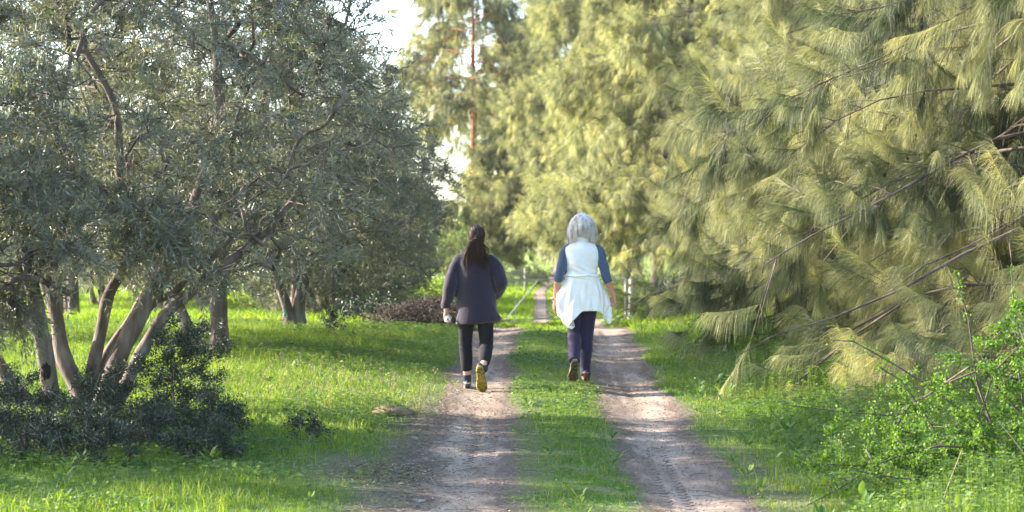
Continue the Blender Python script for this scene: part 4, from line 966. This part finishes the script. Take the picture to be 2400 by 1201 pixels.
def head_parts(c, neck, yaw=0):
    c = np.array(c, float)
    P = []
    P.append(loft([c+(0, .012, -.115), c+(0, .006, -.075), c+(0, -.002, -.02), c+(0, -.008, .04), c+(0, -.008, .085), c+(0, -.006, .108)], [.03, .055, .070, .076, .060, .028], [.028, .062, .088, .096, .074, .034], 24, True, .5))
    P.append(loft([c+(0, .052, -.118), c+(0, .066, -.085), c+(0, .076, -.03), c+(0, .078, .03)], [.022, .036, .045, .05], [.02, .022, .022, .02], 14, True, .6))
    P.append(loft([c+(0, .098, .015), c+(0, .108, -.02), c+(0, .112, -.03)], [.007, .011, .013], None, 8, False, .8))      # nose
    P.append(loft([c+(-.02, .094, -.058), c+(0, .099, -.058), c+(.02, .094, -.058)], [.004, .006, .004], None, 8, False, .8))   # mouth
    for sg in (-1, 1):
        P.append(loft([c+(sg*.074, .0, -.035), c+(sg*.081, -.006, -.01), c+(sg*.082, -.01, .015), c+(sg*.076, .0, .026)], [.006, .008, .009, .006], [.008, .012, .014, .008], 8, True, .8))
        P.append(loft([c+(sg*.05, .085, .022), c+(sg*.03, .095, .026), c+(sg*.012, .094, .022)], [.006, .007, .006], None, 8, False, .8))
    P.append(loft([np.array(neck)+(0, 0, -.04), np.array(neck)+(0, 0, .02), c+(0, -.012, -.07)], [.066, .055, .052], [.06, .054, .055], 16, True, .3))
    return P
def eyes(parent, c):
    c = np.array(c, float)
    for sg in (-1, 1):
        V, Q, T = loft([c+(sg*.031, .086, .002), c+(sg*.031, .092, .002)], [.012, .010], None, 10, False, .9)
        a = Acc(); a.add(V, Q=Q, T=T); link('eye', a.mesh('eye', M['eye'], True), parent)
def simple(name, parts, mat, parent, smooth=True):
    a = Acc()
    for V, Q, T in parts: a.add(V, Q=Q, T=T)
    return link(name, a.mesh(name, mat, smooth), parent)
def shoe(parent, heel, toe, up, length, uppermat, solemat, trim=None, wd=1.0, label=None):
    """heel/toe: bottom points of the sole; up: direction from sole to ankle"""
    h = np.array(heel, float); f = nrm(np.array(toe, float)-h); u = np.array(up, float); u = nrm(u-f*(f@u)); s = np.cross(f, u)
    Rm = np.stack([s, f, u], 0)
    tr = lambda V: V@Rm+h
    ts = np.array([0, .04, .12, .25, .4, .55, .7, .82, .92, .98, 1.0])*length
    hw = np.array([.016, .026, .033, .034, .032, .038, .046, .047, .038, .024, .01])*wd
    cx = np.array([0, 0, 0, 0, -.002, -.004, -.004, -.003, -.001, 0, 0])
    out = np.concatenate([np.stack([cx-hw, ts], -1), np.stack([cx+hw, ts], -1)[::-1]])
    n = len(out)
    z0 = np.interp(out[:, 1]/length, [0, .1, .7, 1], [.006, 0, 0, .016])
    rings = []
    for zz, g in ((0.0, .93), (.004, 1.0), (.02, 1.02), (.026, .96)):
        rings.append(np.stack([out[:, 0]*g, (out[:, 1]-length/2)*g+length/2, z0+zz], -1))
    V = np.concatenate(rings); j, i = np.meshgrid(np.arange(3), np.arange(n), indexing='ij')
    Q = np.stack([j*n+i, j*n+(i+1) % n, (j+1)*n+(i+1) % n, (j+1)*n+i], -1).reshape(-1, 4)
    m_ = len(ts)
    capb = np.array([[k, k+1, n-2-k, n-1-k] for k in range(m_-1)]); capt = capb[:, ::-1]+3*n
    sole = Acc(); sole.add(tr(V), Q=np.concatenate([Q, capb, capt]))
    # lugs in two bands, under ball and heel
    bx = np.array([[-1, -1, -1], [1, -1, -1], [1, 1, -1], [-1, 1, -1], [-1, -1, 1], [1, -1, 1], [1, 1, 1], [-1, 1, 1]])*.5
    bq = np.array([[0, 3, 2, 1], [4, 5, 6, 7], [0, 1, 5, 4], [1, 2, 6, 5], [2, 3, 7, 6], [3, 0, 4, 7]])
    for t in np.arange(.07, .96, .062):
        if .4 < t < .52: continue
        w = np.interp(t*length, ts, hw); z = np.interp(t, [0, .1, .7, 1], [.006, 0, 0, .016])
        for q in (-.7, -.23, .23, .7):
            c = np.array([q*w+.003*math.sin(t*60), t*length, z-.0015]); sole.add(tr(bx*np.array([w*.36, length*.04, .006])+c), Q=bq)
    up_ = []
    def ring(t, hh, w_, z_=.022): return (t*length, hh, w_)
    prof = [(.03, .075, .024), (.12, .092, .031), (.28, .095, .033), (.42, .082, .033), (.56, .062, .037), (.72, .048, .043), (.86, .040, .038), (.95, .03, .026)]
    pts = [tr(np.array([[0, a*length, .018+b*.5]]))[0] for a, b, c in prof]
    ra = [c*wd for a, b, c in prof]; rb = [b*.5 for a, b, c in prof]
    # build upper with its own frame
    P = np.array([[0, a*length, .018+b*.5] for a, b, c in prof]); 
    V, Q2, T2 = loft(P, ra, rb, 18, True, .5); V[:, 2] = np.maximum(V[:, 2], .012)
    a = Acc(); a.add(tr(V), Q=Q2, T=T2)
    so = link('shoe', a.mesh('shoe', uppermat, True), parent)
    if label: so['label'] = label
    link('sole', sole.mesh('sole', solemat), so)
    if trim is not None:
        P = np.array([[-.0, .02*length, .078], [0, .0, .06]]); V, Q3, T3 = loft([(-.03*wd, .12*length, .085), (-.018, -.002, .08), (.018, -.002, .08), (.03*wd, .12*length, .085)], [.006]*4, None, 8, False, .8)
        a = Acc(); a.add(tr(V), Q=Q3, T=T3); link('heel_trim', a.mesh('heel_trim', trim, True), so)
    return so
def strands(name, curves, r, mat, parent):
    acc = Acc(); P = np.array(curves); K = P.shape[1]
    tube_batch(acc, P, np.linspace(1, .35, K)[None]*r*U(.6, 1.3, len(P))[:, None], 4)
    return link(name, acc.mesh(name, mat, True), parent)
def folds(amp, fx=22, fz=14, seed=0):
    def f(co, nr):
        d = amp*(.6*np.sin(co[:, 0]*fx+3*np.sin(co[:, 2]*fz*.35+seed)+co[:, 1]*9)*np.cos(co[:, 2]*fz*.4+seed+co[:, 0]*5)+.4*np.sin(co[:, 2]*fz*1.6+co[:, 0]*fx*.6+seed*2+co[:, 1]*8))
        return co+nr*d[:, None]
    return f

# ---- dark haired woman on the left wheel track
LX, LY = -.36, 21.0; LZ = 1.6-318/5000*21.0
w1 = thing('person', 'woman with long dark ponytail and loose dark purple gray jacket on the left track', 'person', (LX, LY, LZ), 0, None)
hc = (.012, .02, 1.515)
la, lk, lh = np.array([-.083, .10, .085]), np.array([-.10, .09, .47]), np.array([-.085, 0, .88])
ra_, rk, rh = np.array([.085, -.27, .245]), np.array([.105, .04, .475]), np.array([.09, 0, .88])
ls, le, lw_ = np.array([-.17, .0, 1.305]), np.array([-.24, -.03, 1.05]), np.array([-.292, .05, .80])
rs, re, rw = np.array([.17, .0, 1.305]), np.array([.25, -.07, 1.08]), np.array([.20, .14, .92])
body = head_parts(hc, (0, .005, 1.38))
body += [loft([(0, 0, .84), (0, 0, .92), (0, 0, 1.05), (0, 0, 1.2), (0, 0, 1.29), (0, 0, 1.37)], [.15, .165, .13, .14, .13, .06], [.1, .11, .095, .105, .09, .06]),
         loft([ls+(.06, 0, -.03), ls+(.03, 0, -.045), le, lw_], [.036, .038, .034, .024], None, 14, False), loft([rs-(.06, 0, .03), rs-(.03, 0, .045), re, rw], [.036, .038, .034, .024], None, 14, False),
         loft([lh, (lh+lk)/2, lk, lk*.55+la*.45+(0, -.02, 0), la+(0, 0, .03), la], [.08, .07, .046, .043, .034, .036], None, 16, False),
         loft([rh, (rh+rk)/2, rk, rk*.55+ra_*.45+(0, -.01, 0), ra_+(0, .02, .03), ra_], [.08, .07, .046, .043, .034, .036], None, 16, False),
         loft([la+(0, -.02, -.01), la+(0, .06, -.04), la+(0, .15, -.06)], [.034, .036, .03], [.035, .03, .02], 12, True), ]
body += hand(lw_, (-.05, .10, -1), (.3, 1, 0), (1, -.1, 0), 1.05)
body += hand(rw, (-.15, .8, -.45), (-.1, .4, 1), (-1, 0, 0), .8)
fuse('body', body, .0055, M['skin'], w1, 2, .5); 
eyes(w1, hc)
jk = [loft([(0.015, 0, .672), (.012, 0, .70), (.01, 0, .82), (.005, 0, 1.0), (0, 0, 1.15), (0, 0, 1.27), (0, .0, 1.34), (0, .0, 1.395)], [.205, .208, .198, .19, .186, .18, .145, .085], [.13, .132, .135, .13, .13, .125, .10, .07], 28, True, .12),
      loft([(.2, .02, .72), (.15, .02, .80), (.12, .01, 1.0)], [.035, .06, .06], [.07, .09, .09], 14, True, .2),
      loft([ls+(.09, 0, -.005), ls+(.01, 0, -.03), le*.5+ls*.5+(-.002, 0, 0), le+(.0, 0, 0), (le+lw_)/2+(.0, 0, 0), lw_+(0, 0, .06), lw_+(0, 0, .02)], [.066, .064, .058, .060, .056, .049, .048], [.07, .07, .068, .066, .058, .05, .048], 18, False, .15),
      loft([lw_+(0, 0, .065), lw_+(0, 0, .055), lw_+(0, 0, .022), lw_+(0, 0, .014)], [.047, .054, .054, .047], None, 18, False, .1),
      loft([rs-(.09, 0, .005), rs-(.01, 0, .03), re*.5+rs*.5+(.0, 0, 0), re+(-.005, 0, 0), (re+rw)/2, rw+(0, .0, .02)], [.066, .064, .062, .060, .054, .048], [.07, .073, .07, .064, .056, .048], 18, False, .2)]
def jf(co, nr):
    co = folds(.0095, 14, 9, 1.0)(co, nr); co = co+nr*(.003*np.sin(co[:, 2]*38+co[:, 0]*26+3*np.sin(co[:, 1]*20)))[:, None]*(np.abs(co[:, :1]) > .17)
    # hem points flare at the right, back seam
    k = np.exp(-((co[:, 2]-.70)/.06)**2)*(co[:, 0] > .1)*(co[:, 1] > -.1); co[:, 0] += k*(co[:, 0]-.1)*.25
    low = co[:, 2] < .67; co[low, 2] = .67+.2*(co[low, 2]-.67)
    return co
fuse('jacket', jk, .009, M['jacket'], w1, 3, .6, jf)
pt = [loft([(0, 0, .80), (0, 0, .9), (0, 0, 1.0)], [.15, .165, .15], [.11, .12, .11], 22),
      loft([lh+(0, 0, .02), lh*.6+lk*.4, lk+(0, 0, .02), lk*.55+la*.45+(0, -.01, 0), la+(-.003, .0, .125)], [.092, .083, .068, .062, .054], [.10, .09, .072, .066, .056], 20, False, .08),
      loft([rh+(0, 0, .02), rh*.6+rk*.4, rk+(0, 0, .02), rk+(0, -.03, -.03), rk*.45+ra_*.55+(0, -.01, .0), ra_*.82+rk*.18+(0, 0, .0)], [.092, .083, .07, .07, .064, .052], [.10, .09, .072, .072, .066, .052], 20, False, .08)]
def pf_(co, nr):
    co = folds(.003, 20, 16, 2.0)(co, nr)
    k = np.exp(-((co[:, 2]-.46)/.06)**2); return co+nr*(k*.003*np.sin(co[:, 2]*120+co[:, 0]*35))[:, None]
fuse('trousers', pt, .008, M['pants_black'], w1, 2, .5, pf_)
for a, d, nm in ((la, lk-la, 0), (ra_, rk-ra_, 1)):
    d = nrm(d); simple('sock', [loft([a+d*(-.02), a+d*.03, a+d*(.075 if nm == 0 else .05)], [.04, .04, .043], None, 16, False, .1)], M['sock'], w1)
shoe(w1, (-.080, .045, .0), (-.09, .315, .01), (0, 0, 1), .275, M['shoe_dark'], M['shoe_red'], M['shoe_trim'], .98, 'dark shoe flat on the ground with a lime heel edge and reddish sole')
shoe(w1, (.045, -.345, .262), (.078, -.235, -.008), (.0, .93, .30), .285, M['shoe_dark'], M['sole_yellow'], None, 1.12, 'raised shoe showing its whole mottled yellow sole')
# hair: cap plus ponytail
hcv = np.array(hc)
cap = [loft([hcv+(0, -.02, -.075), hcv+(0, -.018, -.03), hcv+(0, -.016, .04), hcv+(0, -.012, .09), hcv+(0, -.008, .115)], [.055, .075, .086, .072, .034], [.068, .085, .094, .08, .04], 24, True, .5)]
def hairf(co, nr): return co+nr*(.0022*np.sin(np.arctan2(co[:, 0]-hc[0], co[:, 2]-hc[2]+.03)*34+co[:, 2]*20))[:, None]
hr = fuse('hair', cap, .006, M['hair_dark'], w1, 2, .5, hairf)
pb = hcv+(0, -.115, -.01)
pony = [loft([pb+(0, .02, .012), pb+(0, -.012, 0), pb+(0, -.02, -.05), pb+(-.002, -.012, -.12), pb+(-.004, -.0, -.2), pb+(-.004, .002, -.27), pb+(.0, .002, -.335)], [.02, .028, .06, .10, .125, .115, .06], [.018, .02, .03, .036, .034, .03, .014], 22, True, .5)]
def ponyf(co, nr): return co+nr*(.004*np.sin(co[:, 0]*170+9*np.sin(co[:, 2]*11))+.003*np.sin(co[:, 2]*60+co[:, 0]*40))[:, None]
po = fuse('ponytail', pony, .006, M['hair_dark'], w1, 1, .5, ponyf)
n = 420; t = np.linspace(0, 1, 9)[None, :]
off = rng.normal(size=n)*.42; ph = U(0, 6.28, n); ln = U(.2, .355, n)
wprof = np.interp(t, [0, .15, .4, .7, 1], [.02, .06, .105, .125, .10])
X = pb[0]+off[:, None]*wprof*1.15+.008*np.sin(t*14+ph[:, None]); Z = pb[2]-t*ln[:, None]; Y = pb[1]-.03+.012*np.sin(t*9+ph[:, None]*2)-.02*np.cos(np.clip(off, -1, 1))[:, None]*(1-t)+.012*t
strands('ponytail_strands', np.stack([X, Y, Z], -1), .0022, M['hair_dark'], po)
simple('hair_tie', [loft([pb+(0, .008, .01), pb+(0, -.012, 0)], [.026, .026], None, 14, False, .3)], M['pants_black'], po)
# water bottle held in her left hand (a thing of its own)
hb = lw_+np.array([.012, .01, -.088])
bt = thing('water_bottle', 'clear plastic water bottle, base first, in the hand of the dark haired woman', 'bottle', (LX+hb[0]+.008, LY+hb[1]-.10, LZ+hb[2]), 0)
Zs = [0, .004, .012, .03, .035, .06, .065, .09, .095, .13, .15, .17, .18, .195]; Rs = [.012, .026, .033, .034, .031, .034, .031, .034, .031, .033, .03, .017, .013, .013]
acc = Acc(); P = np.array([[0, z, .12*z] for z in Zs]); tube_batch(acc, P[None], np.array(Rs)[None], 20)
V = acc.V[0]; me = mesh_from('shell', V, [acc.Q[0], np.arange(20)[None], (np.arange(20)+20*13)[None, ::-1]], M['plastic'], None, True); link('shell', me, bt)
simple('cap', [loft([(0, .19, .024), (0, .212, .026)], [.0155, .0155], None, 14, False, .1)], M['cap'], bt)

# ---- grey haired woman on the grass between the tracks
RX, RY = .70, 21.3; RZ = 1.6-293/5000*21.3
w2 = thing('person', 'woman with gray blond bob, white vest and white top tied round her hips', 'person', (RX, RY, RZ), 0, None)
hc = (.0, .03, 1.53); hcv = np.array(hc)
la, lk, lh = np.array([-.082, -.19, .235]), np.array([-.075, .07, .475]), np.array([-.075, 0, .87])
ra_, rk, rh = np.array([.035, .08, .085]), np.array([.052, .07, .48]), np.array([.085, 0, .87])
ls, le, lw_ = np.array([-.175, .0, 1.325]), np.array([-.232, -.03, 1.04]), np.array([-.272, .06, .80])
rs, re, rw = np.array([.178, .0, 1.325]), np.array([.245, -.05, 1.02]), np.array([.312, .02, .865])
body = head_parts(hc, (0, .01, 1.39))
body += [loft([(0, 0, .84), (0, 0, .92), (0, 0, 1.07), (0, 0, 1.2), (0, 0, 1.31), (0, 0, 1.38)], [.15, .16, .13, .14, .14, .06], [.1, .11, .095, .105, .09, .055]),
         loft([ls+(.06, 0, -.02), ls+(.025, 0, -.035), le, le*.6+lw_*.4, lw_], [.038, .04, .035, .036, .024], None, 14, False), loft([rs-(.06, 0, .02), rs-(.025, 0, .035), re, re*.6+rw*.4, rw], [.038, .04, .035, .036, .024], None, 14, False),
         loft([lh, (lh+lk)/2, lk, lk*.55+la*.45, la*.85+lk*.15, la], [.08, .07, .046, .043, .034, .036], None, 16, False),
         loft([rh, (rh+rk)/2, rk, rk*.55+ra_*.45+(0, -.02, 0), ra_+(0, 0, .03), ra_], [.08, .07, .046, .043, .034, .036], None, 16, False),
         loft([ra_+(0, -.02, -.01), ra_+(0, .06, -.04), ra_+(0, .15, -.06)], [.034, .036, .03], [.035, .03, .02], 12, True)]
body += hand(lw_, (-.04, .15, -1), (.2, 1, 0), (1, 0, 0), .55)
body += hand(rw, (.12, .2, -1), (-.4, 1, 0), (-1, -.1, 0), 1.15)
fuse('body', body, .0055, M['skin_pink'], w2, 2, .5)
eyes(w2, hc)
sh = [loft([ls+(.06, 0, -.005), ls+(.012, 0, -.03), ls*.5+le*.5+(.006, 0, 0), le, le*.82+lw_*.18], [.05, .051, .047, .044, .041], [.055, .057, .052, .047, .042], 18, False, .1),
      loft([rs-(.06, 0, .005), rs-(.012, 0, .03), rs*.5+re*.5+(-.006, 0, 0), re, re*.80+rw*.20], [.05, .051, .047, .044, .041], [.055, .057, .052, .047, .042], 18, False, .1),
      loft([(0, 0, 1.28), (0, 0, 1.345), (0, .0, 1.375)], [.17, .15, .07], [.09, .085, .06], 20)]
fuse('shirt', sh, .007, M['blue_shirt'], w2, 2, .5, folds(.0045, 22, 30, 3))
vs = [loft([(.0, 0, .95), (0, 0, 1.03), (0, 0, 1.09), (0, 0, 1.2), (0, 0, 1.31), (0, .0, 1.365), (0, .0, 1.39)], [.165, .158, .157, .168, .178, .14, .085], [.118, .113, .112, .122, .117, .09, .07], 26, True, .15),
      loft([(0, .005, 1.37), (0, .004, 1.437)], [.064, .062], [.066, .066], 20, True, .15)]
def vf(co, nr):
    k = np.exp(-((co[:, 2]-1.09)/.07)**2)
    d = .0045*np.sin(co[:, 2]*95+4*np.sin(co[:, 0]*13)+co[:, 0]*10)*k+.0065*np.sin(co[:, 2]*24+co[:, 0]*14+2*np.sin(co[:, 0]*9))
    return co+nr*d[:, None]
fuse('vest', vs, .007, M['white_fabric'], w2, 2, .5, vf)
pt = [loft([(0, 0, .80), (0, 0, .9), (0, 0, .98)], [.15, .16, .145], [.11, .12, .105], 22),
      loft([lh+(0, 0, .02), lh*.6+lk*.4, lk+(0, 0, .02), lk+(0, -.02, -.04), lk*.5+la*.5, la+(0, -.015, -.03)], [.088, .076, .066, .068, .068, .054], [.095, .085, .072, .074, .074, .056], 20, False, .08),
      loft([rh+(0, 0, .02), rh*.6+rk*.4, rk+(0, 0, .02), rk*.6+ra_*.4+(0, -.01, 0), ra_+(0, 0, .05), ra_+(0, -.015, -.035)], [.088, .08, .068, .062, .052, .054], [.095, .09, .072, .066, .054, .056], 20, False, .08)]
fuse('trousers', pt, .0075, M['pants_navy'], w2, 2, .5, folds(.0026, 22, 18, 5))
simple('sock', [loft([la, la*.9+lk*.1, la*.82+lk*.18], [.038, .038, .038], None, 14, False, .1)], M['sock'], w2)
simple('sock', [loft([ra_+(0, 0, -.02), ra_+(0, 0, .05)], [.038, .038], None, 14, False, .1)], M['sock'], w2)
shoe(w2, (.038, .02, .002), (.045, .285, .01), (0, 0, 1), .26, M['shoe_red'], M['sole_brown'], M['shoe_tan'], .95, 'maroon and tan shoe flat on the ground')
shoe(w2, (-.078, -.275, .205), (-.098, -.125, .0), (0, .82, .57), .26, M['shoe_tan'], M['sole_brown'], None, 1.1, 'tan shoe tipped forward showing its muddy sole')
# bob of hair
bob = [loft([hcv+(.0, -.035, -.115), hcv+(.002, -.032, -.08), hcv+(.0, -.025, -.02), hcv+(0, -.018, .05), hcv+(0, -.01, .105), hcv+(0, -.005, .138)], [.088, .122, .127, .108, .078, .034], [.07, .094, .112, .108, .088, .04], 30, True, .35)]
def bobf(co, nr):
    an = np.arctan2(co[:, 0], -(co[:, 1]-hc[1]))
    d = .005*np.sin(an*16+3*np.sin(co[:, 2]*9))+.004*np.sin(an*37+co[:, 2]*22)
    co = co+nr*d[:, None]; low = co[:, 2] < 1.46; co[low, 2] -= .022*np.sin(an[low]*7+1)+.014*np.sin(an[low]*19)+.01*np.sin(an[low]*41)
    co[:, 2] = np.where((co[:, 2] < 1.452), co[:, 2]+(1.452-co[:, 2])*.85*np.exp(-(an/.55)**2), co[:, 2])
    return co
b_ = fuse('hair', bob, .006, M['hair_grey'], w2, 1, .5, bobf)
n = 1100; an = U(-2.4, 2.4, n); ln = U(.16, .23, n)+.085*np.clip(np.abs(an)/1.0, 0, 1)**1.5*U(.5, 1.2, n); t = np.linspace(0, 1, 9)[None, :]
r_ = np.interp(t, [0, .25, .5, .8, 1], [.03, .088, .118, .13, .112])*(1+rng.normal(size=n)*.04)[:, None]*(1+np.abs(rng.normal(size=n))[:, None]*.13*t**3); a2 = an[:, None]+.1*np.sin(t*7+ph[:1])+rng.normal(size=n)[:, None]*.12*t
X = hcv[0]+np.sin(a2)*r_*1.04; Y = hcv[1]-.012-.02*t-np.cos(a2)*r_*.92; Z = hcv[2]+.142-t**1.2*ln[:, None]*(1.0)-.0*t
strands('hair_strands', np.stack([X, Y, Z], -1), .0022, M['hair_grey'], b_)
# white top knotted round the waist, hanging to a long point at the left and a shorter one at the right
nth, nv = 150, 46
th = np.linspace(-2.55, 2.55, nth)       # 0 = back (towards the camera), minus = left
hx = np.array([-2.6, -1.9, -1.45, -1.15, -.85, -.45, -.15, .0, .35, .8, 1.1, 1.35, 1.7, 2.1, 2.6]); hz_ = np.array([.80, .70, .63, .565, .52, .60, .675, .70, .703, .70, .66, .60, .585, .74, .85])
hem = np.interp(th, hx, hz_); V = []
for j in range(nv):
    v = j/(nv-1); z = 1.065*(1-v)+hem*v
    dz = 1.065-z
    flare = np.interp(dz, [0, .06, .18, .30, .42, .55], [.0, .010, .043, .070, .09, .10])
    side = np.abs(np.sin(th))**2
    rx = .166+flare*(.45+.95*side)*np.where(th < 0, 1.08, .9); ry = .122+flare*(.45+.2*side)
    rx = np.where(dz > .3, rx-(dz-.3)*np.where(th < -.7, .55, np.where(th > .9, .3, .05)), rx)
    fold = (np.sin(th*9+z*8)*.010+np.sin(th*17-z*14)*.005+.006*np.sin(th*5+z*25))*np.clip(dz*5, 0, 1)+.004*np.sin(z*110+th*4)*np.exp(-((z-1.03)/.04)**2)
    V.append(np.stack([np.sin(th)*(rx+fold), -np.cos(th)*(ry+fold)+.0, z+0*th], -1))
V = np.array(V); Vi = V.copy(); nrmv = np.stack([np.sin(th), -np.cos(th), 0*th], -1)[None]; Vi = V-nrmv*.004
A = V.reshape(-1, 3); B = Vi.reshape(-1, 3); nn = len(A)
j, i = np.meshgrid(np.arange(nv-1), np.arange(nth-1), indexing='ij'); a = j*nth+i
Q = np.stack([a, a+nth, a+nth+1, a+1], -1).reshape(-1, 4); acc = Acc()
i = np.arange(nth-1); j = np.arange(nv-1)
rim = np.concatenate([np.stack([(nv-1)*nth+i, nn+(nv-1)*nth+i, nn+(nv-1)*nth+i+1, (nv-1)*nth+i+1], -1), np.stack([i, i+1, nn+i+1, nn+i], -1), np.stack([j*nth, nn+j*nth, nn+(j+1)*nth, (j+1)*nth], -1), np.stack([j*nth+nth-1, (j+1)*nth+nth-1, nn+(j+1)*nth+nth-1, nn+j*nth+nth-1], -1)])
acc.add(np.concatenate([A, B]), Q=np.concatenate([Q, Q[:, ::-1]+nn, rim]))
tw_ = link('tied_top', acc.mesh('tied_top', M['knit_white'], True), w2)
# under layer: the back of the vest hanging lower, and the waist roll
simple('waist_roll', [loft([(np.sin(q)*.171, -np.cos(q)*.127, 1.052+.004*math.sin(q*5)) for q in np.linspace(-2.6, 2.6, 26)], [.011]*26, None, 10, False, .8)], M['knit_white'], tw_)
simple('hanging_sleeve', [loft([(.17, .09, .98), (.225, .06, .86), (.262, .02, .72), (.272, .0, .62), (.268, -.01, .575)], [.03, .035, .035, .028, .016], [.02, .022, .022, .018, .012], 14, True, .4)], M['knit_white'], tw_)
simple('watch', [loft([lw_+(-.001, -.001, .022)+np.array([math.cos(q)*.029, math.sin(q)*.029, .004*math.cos(q)]) for q in np.linspace(0, 6.1, 18)], [.0065]*18, None, 8, False, .5), loft([lw_+(-.03, -.016, .022), lw_+(-.034, -.018, .022)], [.014, .012], None, 10, False, .3)], M['silver'], w2)

# ------------------------------------------------------------------ the afternoon haze
def haze():
    me = bpy.data.meshes.new('haze'); x0, x1, y0, y1, z0, z1 = -930, 930, -60, 1640, -6, 48
    V = [(x, y, z) for x in (x0, x1) for y in (y0, y1) for z in (z0, z1)]
    me.from_pydata(V, [], [(0, 1, 3, 2), (4, 6, 7, 5), (0, 4, 5, 1), (2, 3, 7, 6), (0, 2, 6, 4), (1, 5, 7, 3)])
    m, N, L = new_mat('haze'); v = N.new('ShaderNodeVolumePrincipled'); v.inputs['Color'].default_value = (.9, .95, 1, 1); v.inputs['Density'].default_value = .00016; v.inputs['Anisotropy'].default_value = .4
    o = N.new('ShaderNodeOutputMaterial'); L.new(v.outputs[0], o.inputs['Volume']); me.materials.append(m)
    tag(link('haze', me), 'thin bright afternoon haze', kind='stuff')
haze()
